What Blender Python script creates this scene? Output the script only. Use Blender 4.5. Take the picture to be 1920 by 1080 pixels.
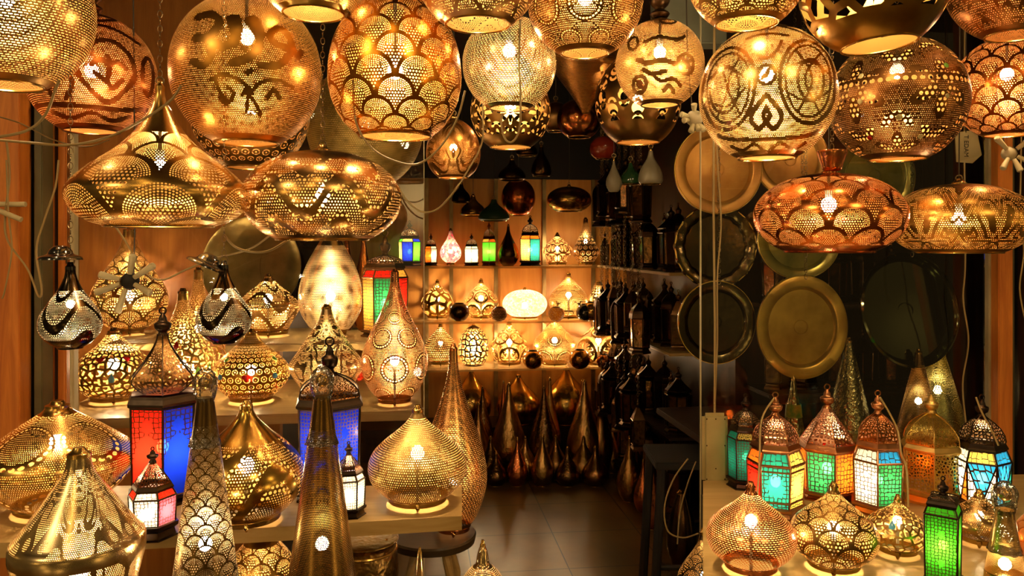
import bpy, bmesh, math, random
from mathutils import Vector, Matrix, Euler
random.seed(7)
PI = math.pi
scn = bpy.context.scene
C = scn.collection
for o in list(bpy.data.objects): bpy.data.objects.remove(o)

# ------------------------------------------------------------------ camera
F = 1450.0            # focal length in pixels of the 1920 frame
HZ = 460.0            # horizon row
CH = 1.5              # eye height
cam_d = bpy.data.cameras.new('camera'); cam = bpy.data.objects.new('camera', cam_d); C.objects.link(cam)
cam_d.sensor_width = 36; cam_d.lens = F/1920*36; cam_d.shift_y = -(540-HZ)/1920
cam.location = (0, 0, CH); cam.rotation_euler = (PI/2, 0, 0)
cam_d.clip_start = .02; cam_d.clip_end = 60
scn.camera = cam

# ------------------------------------------------------------------ exposure, world and added front fill lights
vs = scn.view_settings
vs.view_transform = 'Standard'; vs.look = 'None'; vs.gamma = 1; vs.use_curve_mapping = False
vs.exposure = 0.0
scn.cycles.max_bounces = 6; scn.cycles.diffuse_bounces = 2; scn.cycles.glossy_bounces = 3
scn.cycles.transmission_bounces = 2; scn.cycles.transparent_max_bounces = 14
scn.cycles.sample_clamp_indirect = 3.0; scn.cycles.sample_clamp_direct = 0
scn.cycles.caustics_reflective = False; scn.cycles.caustics_refractive = False

w = bpy.data.worlds.new('street_night'); scn.world = w; w.use_nodes = True
wt = w.node_tree; wt.nodes.clear()
wo = wt.nodes.new('ShaderNodeOutputWorld'); wb = wt.nodes.new('ShaderNodeBackground')
tc = wt.nodes.new('ShaderNodeTexCoord'); vo = wt.nodes.new('ShaderNodeTexVoronoi'); vo.inputs['Scale'].default_value = 3.2
rp = wt.nodes.new('ShaderNodeValToRGB')
rp.color_ramp.elements[0].position = .12; rp.color_ramp.elements[0].color = (9.0, 5.9, 2.1, 1)
rp.color_ramp.elements[1].position = .34; rp.color_ramp.elements[1].color = (.11, .068, .022, 1)
e = rp.color_ramp.elements.new(.2); e.color = (1.2, .75, .24, 1)
wt.links.new(tc.outputs['Generated'], vo.inputs['Vector']); wt.links.new(vo.outputs['Distance'], rp.inputs[0])
wt.links.new(rp.outputs[0], wb.inputs[0]); wb.inputs[1].default_value = .75
wt.links.new(wb.outputs[0], wo.inputs[0])

def area(name, loc, tgt, size, power, col):
    l = bpy.data.lights.new(name, 'AREA'); l.size = size; l.energy = power; l.color = col
    o = bpy.data.objects.new(name, l); C.objects.link(o); o.location = loc
    o.rotation_euler = (Vector(tgt)-Vector(loc)).to_track_quat('-Z', 'Y').to_euler(); return o
area('front_fill_left', (-4.0, -2.4, 4.8), (0, 2.4, 1.2), .9, 60, (1, .72, .38))  # unseen area light added behind the camera for highlights on the lamp fronts
area('front_fill_right', (2.6, -2.8, 4.4), (0.3, 2.4, 1.0), 1.0, 38, (1, .66, .32))  # second unseen fill, added from the right to brighten the metal fronts

# ------------------------------------------------------------------ geometry helpers
def at(px, py, d):
    return Vector(((px-960)/F*d, d, CH-(py-HZ)/F*d))
def mpx(n, d): return n*d/F
YAW = math.radians(7)
def room(s, t, z=0):
    return Vector((s*math.cos(YAW)-t*math.sin(YAW), s*math.sin(YAW)+t*math.cos(YAW), z))

def link(name, bm, mat, parent=None, smooth=True, loc=None):
    me = bpy.data.meshes.new(name)
    bmesh.ops.recalc_face_normals(bm, faces=bm.faces)
    bm.to_mesh(me); bm.free()
    return finish(name, me, mat, parent, smooth, loc)
def finish(name, me, mat, parent, smooth, loc=None):
    for m in (mat if isinstance(mat, (list, tuple)) else [mat]): me.materials.append(m)
    if smooth:
        for p in me.polygons: p.use_smooth = True
        try: me.set_sharp_from_angle(angle=math.radians(38))
        except Exception: pass
    o = bpy.data.objects.new(name, me); C.objects.link(o)
    if parent: o.parent = parent
    if loc is not None: o.location = loc
    return o
class MB:
    """collects shapes for one mesh"""
    def __init__(s): s.v = []; s.f = []
    def add(s, vs, fs):
        b = len(s.v); s.v += [tuple(v) for v in vs]; s.f += [tuple(b+i for i in f) for f in fs]; return s
    def box(s, c, size, rz=0, bev=0):
        x, y, z = [k/2 for k in size]; R = Matrix.Rotation(rz, 3, 'Z'); c = Vector(c)
        if bev:
            bm = bmesh.new(); bmesh.ops.create_cube(bm, size=1)
            for v in bm.verts: v.co = Vector((v.co.x*size[0], v.co.y*size[1], v.co.z*size[2]))
            bmesh.ops.bevel(bm, geom=bm.edges[:], offset=bev, segments=2, affect='EDGES')
            bm.verts.index_update()
            s.add([R @ v.co + c for v in bm.verts], [[v.index for v in f.verts] for f in bm.faces]); bm.free(); return s
        vs = [R @ Vector((a*x, b*y, e*z)) + c for e in (-1, 1) for b in (-1, 1) for a in (-1, 1)]
        return s.add(vs, [(0, 2, 3, 1), (4, 5, 7, 6), (0, 1, 5, 4), (2, 6, 7, 3), (0, 4, 6, 2), (1, 3, 7, 5)])
    def lathe(s, prof, n=32, c=(0, 0, 0), cap=True, rot=0):
        c = Vector(c); vs = []; fs = []
        for (z, r) in prof:
            for i in range(n):
                a = 2*PI*i/n+rot; vs.append(c+Vector((r*math.cos(a), r*math.sin(a), z)))
        for k in range(len(prof)-1):
            for i in range(n):
                j = (i+1) % n; fs.append((k*n+i, k*n+j, (k+1)*n+j, (k+1)*n+i))
        if cap:
            fs.append(tuple(range(n-1, -1, -1))); fs.append(tuple((len(prof)-1)*n+i for i in range(n)))
        return s.add(vs, fs)
    def tube(s, pts, r, n=6, rr=None):
        pts = [Vector(p) for p in pts]; vs = []; fs = []; up = Vector((.13, .37, .9)).normalized()
        for k, p in enumerate(pts):
            t = (pts[min(k+1, len(pts)-1)]-pts[max(k-1, 0)]); t = t.normalized() if t.length > 1e-9 else Vector((0, 0, 1))
            x = t.cross(up); x = x.normalized() if x.length > 1e-3 else Vector((1, 0, 0)); y = t.cross(x); rad = rr[k] if rr else r
            for i in range(n):
                a = 2*PI*i/n; vs.append(p+(x*math.cos(a)+y*math.sin(a))*rad)
        for k in range(len(pts)-1):
            for i in range(n):
                j = (i+1) % n; fs.append((k*n+i, k*n+j, (k+1)*n+j, (k+1)*n+i))
        fs.append(tuple(range(n-1, -1, -1))); fs.append(tuple((len(pts)-1)*n+i for i in range(n)))
        return s.add(vs, fs)
    def torus(s, c, R, r, axis=(0, 0, 1), n=24, m=8, sx=1, sy=1):
        q = Vector((0, 0, 1)).rotation_difference(Vector(axis)); c = Vector(c); vs = []; fs = []
        for i in range(n):
            a = 2*PI*i/n
            for j in range(m):
                b = 2*PI*j/m; vs.append(c+q @ Vector(((R+r*math.cos(b))*math.cos(a)*sx, (R+r*math.cos(b))*math.sin(a)*sy, r*math.sin(b))))
        for i in range(n):
            for j in range(m):
                fs.append((i*m+j, ((i+1) % n)*m+j, ((i+1) % n)*m+(j+1) % m, i*m+(j+1) % m))
        return s.add(vs, fs)
    def ball(s, c, r, sz=1.0, n=16, sy=1.0):
        c = Vector(c); k = max(6, n//2); prof = [(-r*sz*math.cos(PI*(i+.02)/(k+.04)), r*math.sin(PI*(i+.02)/(k+.04))) for i in range(k+1)]
        b = len(s.v); s.lathe(prof, n, (0, 0, 0))
        for i in range(b, len(s.v)):
            x, y, z = s.v[i]; s.v[i] = (x+c.x, y*sy+c.y, z+c.z)
        return s
    def xf(s, M):
        s.v = [tuple(M @ Vector(v)) for v in s.v]; return s
    def build(s, name, mat, parent=None, smooth=True, loc=None):
        me = bpy.data.meshes.new(name); me.from_pydata(s.v, [], s.f); me.update()
        bm = bmesh.new(); bm.from_mesh(me); bmesh.ops.recalc_face_normals(bm, faces=bm.faces); bm.to_mesh(me); bm.free()
        return finish(name, me, mat, parent, smooth, loc)
def tag(o, label, cat, group=None, kind=None):
    if kind == 'structure': o['kind'] = kind; return o
    o['label'] = label; o['category'] = cat
    if group: o['group'] = group
    if kind: o['kind'] = kind
    return o
def empty(name, loc, label, cat, group=None, rz=0):
    o = bpy.data.objects.new(name, None); C.objects.link(o); o.location = loc; o.rotation_euler = (0, 0, rz)
    o.empty_display_size = .02
    return tag(o, label, cat, group)
def spline(pts, n):
    """Catmull-Rom through control points"""
    P = [pts[0]]+list(pts)+[pts[-1]]; out = []
    segs = len(pts)-1
    for i in range(n+1):
        t = i/n*segs; k = min(int(t), segs-1); u = t-k; a, b, c, d = P[k], P[k+1], P[k+2], P[k+3]
        out.append(tuple(.5*((2*b[j])+(-a[j]+c[j])*u+(2*a[j]-5*b[j]+4*c[j]-d[j])*u*u+(-a[j]+3*b[j]-3*c[j]+d[j])*u**3) for j in range(len(a))))
    return out

# ------------------------------------------------------------------ shader expression helpers
class S:
    def __init__(s, nt, k): s.nt = nt; s.k = k
    def m(s, op, *a):
        n = s.nt.nodes.new('ShaderNodeMath'); n.operation = op
        for i, x in enumerate((s,)+a):
            if isinstance(x, S): s.nt.links.new(x.k, n.inputs[i])
            else: n.inputs[i].default_value = float(x)
        return S(s.nt, n.outputs[0])
    def __add__(s, o): return s.m('ADD', o)
    def __sub__(s, o): return s.m('SUBTRACT', o)
    def __mul__(s, o): return s.m('MULTIPLY', o)
    def __truediv__(s, o): return s.m('DIVIDE', o)
    def lt(s, o): return s.m('LESS_THAN', o)
    def gt(s, o): return s.m('GREATER_THAN', o)
    def fr(s): return s.m('FRACT')
    def fl(s): return s.m('FLOOR')
    def ab(s): return s.m('ABSOLUTE')
    def mod(s, o): return s.m('FLOORED_MODULO', o)
    def inv(s):
        n = s.nt.nodes.new('ShaderNodeMath'); n.operation = 'SUBTRACT'; n.inputs[0].default_value = 1
        s.nt.links.new(s.k, n.inputs[1]); return S(s.nt, n.outputs[0])
    def mx(s, o): return s.m('MAXIMUM', o)
    def mn(s, o): return s.m('MINIMUM', o)
    def pick(s, a, b): return b+(a-b)*s      # s ? a : b
def hyp(x, y): return (x*x+y*y).m('SQRT')
def uvs(nt):
    a = nt.nodes.new('ShaderNodeUVMap'); a.uv_map = 'UVMap'; b = nt.nodes.new('ShaderNodeUVMap'); b.uv_map = 'RZ'
    c = nt.nodes.new('ShaderNodeUVMap'); c.uv_map = 'CV'; s3 = nt.nodes.new('ShaderNodeSeparateXYZ'); nt.links.new(c.outputs[0], s3.inputs[0])
    s1 = nt.nodes.new('ShaderNodeSeparateXYZ'); s2 = nt.nodes.new('ShaderNodeSeparateXYZ')
    nt.links.new(a.outputs[0], s1.inputs[0]); nt.links.new(b.outputs[0], s2.inputs[0])
    V = S(nt, s1.outputs[1]); V.c = S(nt, s3.outputs[1])
    return S(nt, s1.outputs[0]), V, S(nt, s2.outputs[0]), S(nt, s2.outputs[1])
def comb(nt, x, y, z=0.0):
    c = nt.nodes.new('ShaderNodeCombineXYZ')
    for i, q in enumerate((x, y, z)):
        if isinstance(q, S): nt.links.new(q.k, c.inputs[i])
        else: c.inputs[i].default_value = q
    return c.outputs[0]
def tex(nt, kind, vec=None, **kw):
    n = nt.nodes.new('ShaderNodeTex'+kind)
    for k, v in kw.items():
        if k in ('feature', 'distance', 'voronoi_dimensions', 'noise_dimensions'): setattr(n, k, v)
        else: n.inputs[k].default_value = v
    if vec is not None: nt.links.new(vec, n.inputs['Vector'])
    return n

def dotg(X, Y, rad):
    Xs = X+Y.fl().mod(2)*.5
    a = Xs.fr()-.5; b = Y.fr()-.5
    return (a*a+b*b).lt(rad*rad)
def kstep(rr): return ((rr*4).m('CEIL')*.25).mx(.25)
def p_dots(nt, U, V, R, Z, N=120, rad=.33, **k):
    N = round(N*1.36/4)*4; return dotg(U*N*kstep(R), V*N, rad*.86)
def p_slits(nt, U, V, R, Z, N=110, **k):
    N = round(N*1.25/4)*4; Y = V*N*1.05; X = U*(N*.55)*kstep(R)+Y.fl()*.37
    return ((X.fr()-.5).ab().lt(.35))*((Y.fr()-.5).ab().lt(.22))
def p_scales(nt, U, V, R, Z, n=10, K=13, off=0, **k):
    X = U*n; Y = V.c*n+off
    j0 = (Y*2-1).m('CEIL')
    def row(j):
        dx = (X+j.mod(2)*.5).fr()-.5; dy = Y-j*.5; return dx, dy, hyp(dx, dy)
    a = row(j0); b = row(j0+1); ins = a[2].lt(.5)
    dx = ins.pick(a[0], b[0]); dy = ins.pick(a[1], b[1]); r = ins.pick(a[2], b[2])
    th = dx.m('ARCTAN2', dy); ri = (r*K*2).fl()
    q1 = (r*K*2).fr()-.5; q2 = (th*(ri+.5)*.8).fr()-.5
    arc = (q1*q1+q2*q2).lt(.105)
    big = dotg((X+.5)*(K*1.15), Y*(K*1.15), .31)
    isbig = (dy-dx.ab()*.25).lt(.17-.04)
    isb = isbig*(dx.ab().lt(.24))
    h = isb.pick(big, arc)
    return h*r.lt(.41)
def p_medal(nt, U, V, R, Z, n=7, N=110, ring=.32, off=0, row=1.0, **k):
    X = U*n; Y = V.c*n*row+off; Xs = X+Y.fl().mod(2)*.5
    dx = Xs.fr()-.5; dy = (Y.fr()-.5)*(1/row); r = hyp(dx, dy); th = dx.m('ARCTAN2', dy)
    band = (r-(ring+.05)).ab().lt(.062)
    q1 = (r-(ring+.05))*14; q2 = (th*(26/(2*PI))).fr()-.5
    dots = (q1*q1+q2*q2).lt(.13)
    return band.pick(dots, p_dots(nt, U, V, R, Z, N, .32))
def p_arab(nt, U, V, R, Z, n=6, N=120, sc=1.6, k_=4.0, w=.17, seed=0.0, rad=.33, **k):
    m = ((U*n).fr()-.5).ab()
    t = tex(nt, 'Noise', comb(nt, m*sc*2, V.c*n*sc, seed), Scale=1.0, Detail=1.0, Roughness=.4)
    t.inputs['Distortion'].default_value = .9
    nz = S(nt, t.outputs[0]); band = ((nz*k_*2).fr()-.5).ab().lt(w)
    return band.inv()*p_dots(nt, U, V, R, Z, N, rad)
def p_waves(nt, U, V, R, Z, n=8, N=110, **k):
    t = ((U*n*2*PI).m('SINE')*.42+(V.c*n*1.6)).fr()
    b = (t-.5).ab().lt(.13)
    q = dotg(U*N*.8*kstep(R), V*N*.8, .33)
    edge = (((t-.5).ab()-.2).ab()).lt(.06)
    return edge.pick(q, b.inv()*p_dots(nt, U, V, R, Z, N, .3))
def p_flower(nt, U, V, R, Z, n=7, petals=3, off=0, fill=.44, **k):
    X = U*n; Y = V.c*n+off; Xs = X+Y.fl().mod(2)*.5
    dx = Xs.fr()-.5; dy = Y.fr()-.5; r = hyp(dx, dy); th = dx.m('ARCTAN2', dy)
    pet = (th*petals).m('COSINE').ab()
    h1 = r.lt(pet*fill)*r.gt(.07)
    # little leaves in the corners
    ax = dx.ab()-.5; ay = dy.ab()-.5; rc = hyp(ax, ay)
    h2 = rc.lt(.2)*rc.gt(.1)
    return h1.mx(h2)
def p_net(nt, U, V, R, Z, n=14, t=.07, rnd=.8, **k):
    v = tex(nt, 'Voronoi', comb(nt, U*n, V.c*n), feature='DISTANCE_TO_EDGE', voronoi_dimensions='2D', Scale=1.0, Randomness=rnd)
    return S(nt, v.outputs['Distance']).gt(t)
def p_rings(nt, U, V, R, Z, n=18, **k):
    X = U*n; Y = V.c*n; Xs = X+Y.fl().mod(2)*.5
    r = hyp(Xs.fr()-.5, Y.fr()-.5)
    return (r-.33).ab().lt(.06).mx(r.lt(.1))
def p_circles(nt, U, V, R, Z, n=6, **k):
    X = U*n; Y = V.c*n; Xs = X+Y.fl().mod(2)*.5
    dx = Xs.fr()-.5; dy = Y.fr()-.5; r = hyp(dx, dy); th = dx.m('ARCTAN2', dy)
    solid = (r-.42).ab().lt(.045)
    pet = (r-(th*4).m('COSINE').ab()*.34).ab().lt(.035)
    return solid.mx(pet*r.lt(.4)).inv()
def p_attr(nt, U, V, R, Z, N=120, rad=.33, **k):
    a = nt.nodes.new('ShaderNodeAttribute'); a.attribute_name = 'stroke'
    s = S(nt, a.outputs['Fac']).gt(.5)
    return s.inv()*p_dots(nt, U, V, R, Z, N, rad)
def p_band(nt, U, V, R, Z, N=110, zb=.5, wb=.035, **k):
    b = (Z-zb).ab().lt(wb); q = dotg(U*N*.35, V*N*.35, .33)
    sp = p_flower(nt, U, V, R, Z, n=k.get('n', 5), petals=3, off=k.get('off', 0), fill=.34)
    g = dotg(U*N*.5, V*N*.5, .34)
    sp0 = p_flower(nt, U, V, R, Z, n=k.get('n', 5), petals=3, off=k.get('off', 0), fill=.42)
    return b.pick(q, sp0.pick(sp*g, p_dots(nt, U, V, R, Z, N, k.get('rad', .28))))
PAT = dict(dots=p_dots, slits=p_slits, scales=p_scales, medal=p_medal, arab=p_arab, waves=p_waves, flower=p_flower,
           net=p_net, rings=p_rings, circles=p_circles, attr=p_attr, band=p_band)

def new_mat(name):
    m = bpy.data.materials.new(name); m.use_nodes = True; m.node_tree.nodes.clear(); return m, m.node_tree
def prin(nt, col, metal=0.0, rough=.5, coat=0.0, **kw):
    p = nt.nodes.new('ShaderNodeBsdfPrincipled')
    p.inputs['Metallic'].default_value = metal; p.inputs['Roughness'].default_value = rough
    if isinstance(col, tuple): p.inputs['Base Color'].default_value = (*col, 1)
    else: nt.links.new(col, p.inputs['Base Color'])
    if coat: p.inputs['Coat Weight'].default_value = coat
    for k, v in kw.items(): p.inputs[k.replace('_', ' ')].default_value = v
    return p
def mixrgb(nt, fac, a, b):
    n = nt.nodes.new('ShaderNodeMix'); n.data_type = 'RGBA'
    if isinstance(fac, float): n.inputs[0].default_value = fac
    else: nt.links.new(fac, n.inputs[0])
    for i, c in ((6, a), (7, b)):
        if isinstance(c, tuple): n.inputs[i].default_value = (*c, 1)
        else: nt.links.new(c, n.inputs[i])
    return n.outputs[2]
def bump(nt, h, p, st=.3, dist=.002):
    b = nt.nodes.new('ShaderNodeBump'); b.inputs['Strength'].default_value = st; b.inputs['Distance'].default_value = dist
    nt.links.new(h, b.inputs['Height']); nt.links.new(b.outputs[0], p.inputs['Normal'])
def out(nt, sh):
    o = nt.nodes.new('ShaderNodeOutputMaterial'); nt.links.new(sh, o.inputs[0])
def objco(nt):
    return nt.nodes.new('ShaderNodeTexCoord').outputs['Object']
_mc = {}
def metal(name, col, rough=.3, col2=None, sc=9.0, bst=.25, bsc=40.0, amt=.5):
    if name in _mc: return _mc[name]
    m, nt = new_mat(name); col2 = col2 or tuple(c*.45 for c in col); oc = objco(nt)
    n = tex(nt, 'Noise', oc, Scale=sc, Detail=4.0); r = nt.nodes.new('ShaderNodeMapRange')
    r.inputs[1].default_value = .4; r.inputs[2].default_value = .75; nt.links.new(n.outputs[0], r.inputs[0])
    p = prin(nt, mixrgb(nt, r.outputs[0], col, col2), 1.0, rough)
    n2 = tex(nt, 'Noise', oc, Scale=bsc, Detail=1.0); bump(nt, n2.outputs[0], p, bst, .004)
    out(nt, p.outputs[0]); _mc[name] = m; return m
def plain(name, col, rough=.5, metal=0.0, coat=0.0, bst=0, bsc=60.0, col2=None, sc=6.0):
    if name in _mc: return _mc[name]
    m, nt = new_mat(name); oc = objco(nt); c = col
    if col2:
        n = tex(nt, 'Noise', oc, Scale=sc, Detail=5.0); r = nt.nodes.new('ShaderNodeMapRange')
        r.inputs[1].default_value = .35; r.inputs[2].default_value = .7; nt.links.new(n.outputs[0], r.inputs[0]); c = mixrgb(nt, r.outputs[0], col, col2)
    p = prin(nt, c, metal, rough, coat)
    if bst: n2 = tex(nt, 'Noise', oc, Scale=bsc, Detail=2.0); bump(nt, n2.outputs[0], p, bst)
    out(nt, p.outputs[0]); _mc[name] = m; return m
def pierced(name, pat, col, inner=(.95, .60, .20), rough=.3, bot=.03, top=.93, col2=None, gap=None, **kw):
    """sheet metal cut through by a drilled pattern; the inside of the sheet is bare pale metal"""
    if name in _mc: return _mc[name]
    m, nt = new_mat(name); U, V, R, Z = uvs(nt)
    h = PAT[pat](nt, U, V, R, Z, **kw)
    h = h*Z.gt(bot)*Z.lt(top)
    if gap: h = h*(Z-gap[0]).ab().gt(gap[1])
    col = (min(1, col[0]*.95), col[1]*.80, col[2]*.62); col2 = tuple(c*.45 for c in (col2 or col)); oc = objco(nt)
    n = tex(nt, 'Noise', oc, Scale=11.0, Detail=3.0); r = nt.nodes.new('ShaderNodeMapRange')
    r.inputs[1].default_value = .42; r.inputs[2].default_value = .72; nt.links.new(n.outputs[0], r.inputs[0])
    p = prin(nt, mixrgb(nt, r.outputs[0], col, col2), 1.0, rough)
    n2 = tex(nt, 'Noise', oc, Scale=16.0, Detail=1.0); bump(nt, n2.outputs[0], p, .2, .005)
    mxc = max(col); q = prin(nt, tuple(.5*a+.5*min(1, b/mxc) if mxc > .25 else a for a, b in zip(inner, col)), .8, .40)
    g = nt.nodes.new('ShaderNodeNewGeometry'); mx = nt.nodes.new('ShaderNodeMixShader')
    nt.links.new(g.outputs['Backfacing'], mx.inputs[0]); nt.links.new(p.outputs[0], mx.inputs[1]); nt.links.new(q.outputs[0], mx.inputs[2])
    tr = nt.nodes.new('ShaderNodeBsdfTransparent'); m2 = nt.nodes.new('ShaderNodeMixShader')
    nt.links.new(h.k, m2.inputs[0]); nt.links.new(mx.outputs[0], m2.inputs[1]); nt.links.new(tr.outputs[0], m2.inputs[2])
    out(nt, m2.outputs[0]); _mc[name] = m; return m
def glasspane(name, col, n=9.0, t=.07, lattice=True, tr_=.12):
    """coloured glass behind a cut metal lattice"""
    if name in _mc: return _mc[name]
    m, nt = new_mat(name); U, V, R, Z = uvs(nt)
    a = nt.nodes.new('ShaderNodeBsdfTranslucent'); a.inputs[0].default_value = (*col, 1)
    b = nt.nodes.new('ShaderNodeBsdfTransparent'); b.inputs[0].default_value = (*[min(1, c*1.1) for c in col], 1)
    d = prin(nt, col, 0, .12); mx = nt.nodes.new('ShaderNodeMixShader'); mx.inputs[0].default_value = tr_
    nt.links.new(a.outputs[0], mx.inputs[1]); nt.links.new(b.outputs[0], mx.inputs[2])
    m1 = nt.nodes.new('ShaderNodeMixShader'); m1.inputs[0].default_value = .16
    nt.links.new(mx.outputs[0], m1.inputs[1]); nt.links.new(d.outputs[0], m1.inputs[2]); sh = m1.outputs[0]
    if lattice:
        if lattice == 'figure':      # an arch shaped window of clear colour in a lattice field
            X = U-.5
            clear = hyp(X, (Z-.80)*2.2).lt(.17).mx(hyp(X, (Z-.40)*1.4).lt(.42)).mx(Z.lt(.42))
        elif lattice == 'star':
            th = (U-.5).m('ARCTAN2', (Z-.5)*1.3); clear = hyp(U-.5, (Z-.5)*1.3).lt((th*4).m('COSINE').ab()*.1+.24)
        else:
            clear = hyp(U-.5, (Z-.28)*1.7).lt(.1).mx(hyp(U-.5, (Z-.72)*1.7).lt(.1))
        v = tex(nt, 'Voronoi', comb(nt, U*n, V*n), feature='DISTANCE_TO_EDGE', voronoi_dimensions='2D', Scale=1.0, Randomness=.35)
        line = S(nt, v.outputs['Distance']).lt(t)*clear.inv()
        bar = prin(nt, (.09, .05, .025), .9, .4); m2 = nt.nodes.new('ShaderNodeMixShader')
        nt.links.new(line.k, m2.inputs[0]); nt.links.new(sh, m2.inputs[1]); nt.links.new(bar.outputs[0], m2.inputs[2]); sh = m2.outputs[0]
    out(nt, sh); _mc[name] = m; return m
def bulb_mat(name, col, st):
    if name in _mc: return _mc[name]
    m, nt = new_mat(name); e = nt.nodes.new('ShaderNodeEmission'); e.inputs[0].default_value = (*col, 1); e.inputs[1].default_value = st
    out(nt, e.outputs[0]); m.cycles.emission_sampling = 'FRONT'; _mc[name] = m; return m
def clearglass(name, rough=.02, tint=(1, 1, 1), refl=.08, crinkle=False):
    if name in _mc: return _mc[name]
    m, nt = new_mat(name); g = nt.nodes.new('ShaderNodeBsdfGlossy'); g.inputs['Roughness'].default_value = rough
    t = nt.nodes.new('ShaderNodeBsdfTransparent'); t.inputs[0].default_value = (*tint, 1)
    f = nt.nodes.new('ShaderNodeFresnel'); f.inputs[0].default_value = 1.45; mx = nt.nodes.new('ShaderNodeMixShader')
    fac = f.outputs[0]
    if crinkle:
        n = tex(nt, 'Noise', objco(nt), Scale=60.0, Detail=3.0); b = nt.nodes.new('ShaderNodeBump')
        b.inputs['Strength'].default_value = 1; b.inputs['Distance'].default_value = .012; nt.links.new(n.outputs[0], b.inputs['Height'])
        nt.links.new(b.outputs[0], g.inputs['Normal']); nt.links.new(b.outputs[0], f.inputs['Normal'])
        fac = (S(nt, fac)*1.6+.12).mn(1.0).k
    nt.links.new(fac, mx.inputs[0]); nt.links.new(t.outputs[0], mx.inputs[1]); nt.links.new(g.outputs[0], mx.inputs[2])
    out(nt, mx.outputs[0]); _mc[name] = m; return m
def wood(name, a, b, rough=.5, sc=3.0, along='Z', bst=.2):
    if name in _mc: return _mc[name]
    m, nt = new_mat(name); oc = objco(nt); mp = nt.nodes.new('ShaderNodeMapping')
    mp.inputs['Scale'].default_value = {'Z': (8, 8, .8), 'X': (.8, 8, 8), 'Y': (8, .8, 8)}[along]
    nt.links.new(oc, mp.inputs[0]); n = tex(nt, 'Noise', mp.outputs[0], Scale=sc, Detail=6.0, Roughness=.65)
    n.inputs['Distortion'].default_value = 1.2
    r = nt.nodes.new('ShaderNodeMapRange'); r.inputs[1].default_value = .32; r.inputs[2].default_value = .68; nt.links.new(n.outputs[0], r.inputs[0])
    n3 = tex(nt, 'Noise', oc, Scale=2.3, Detail=3.0)
    c = mixrgb(nt, r.outputs[0], a, b); c = mixrgb(nt, S(nt, n3.outputs[0]).m('MULTIPLY', .45).k, c, tuple(x*.35 for x in b))
    p = prin(nt, c, 0, rough); bump(nt, n.outputs[0], p, bst)
    out(nt, p.outputs[0]); _mc[name] = m; return m

GOLD = (.95, .60, .16); PALE = (.92, .64, .27); COPPER = (.95, .34, .10); AMBER = (.85, .36, .06)
SILV = (.86, .78, .60); BRONZE = (.36, .19, .06); DARK = (.05, .035, .022); OLIVE = (.62, .50, .16)
W = dict(warm=(1, .73, .39), white=(1, .82, .55), orange=(1, .55, .22))
POW = 310.0
def bulbm(p=1.0, tone='warm'): return bulb_mat(f'bulb_glow_{tone}_{p:.2f}', W[tone], POW*p)

M_CHAIN = metal('chain_iron', (.34, .24, .12), .4)
M_CORD = plain('cord_cream', (.42, .28, .10), .5)
M_CORDD = plain('cord_dark', (.05, .035, .02), .5)
M_BRASS = metal('brass_fitting', (.8, .5, .14), .25)
M_DBR = metal('dark_fitting', (.10, .06, .03), .35)
M_COP = metal('copper_fitting', (.95, .36, .12), .22)

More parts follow.
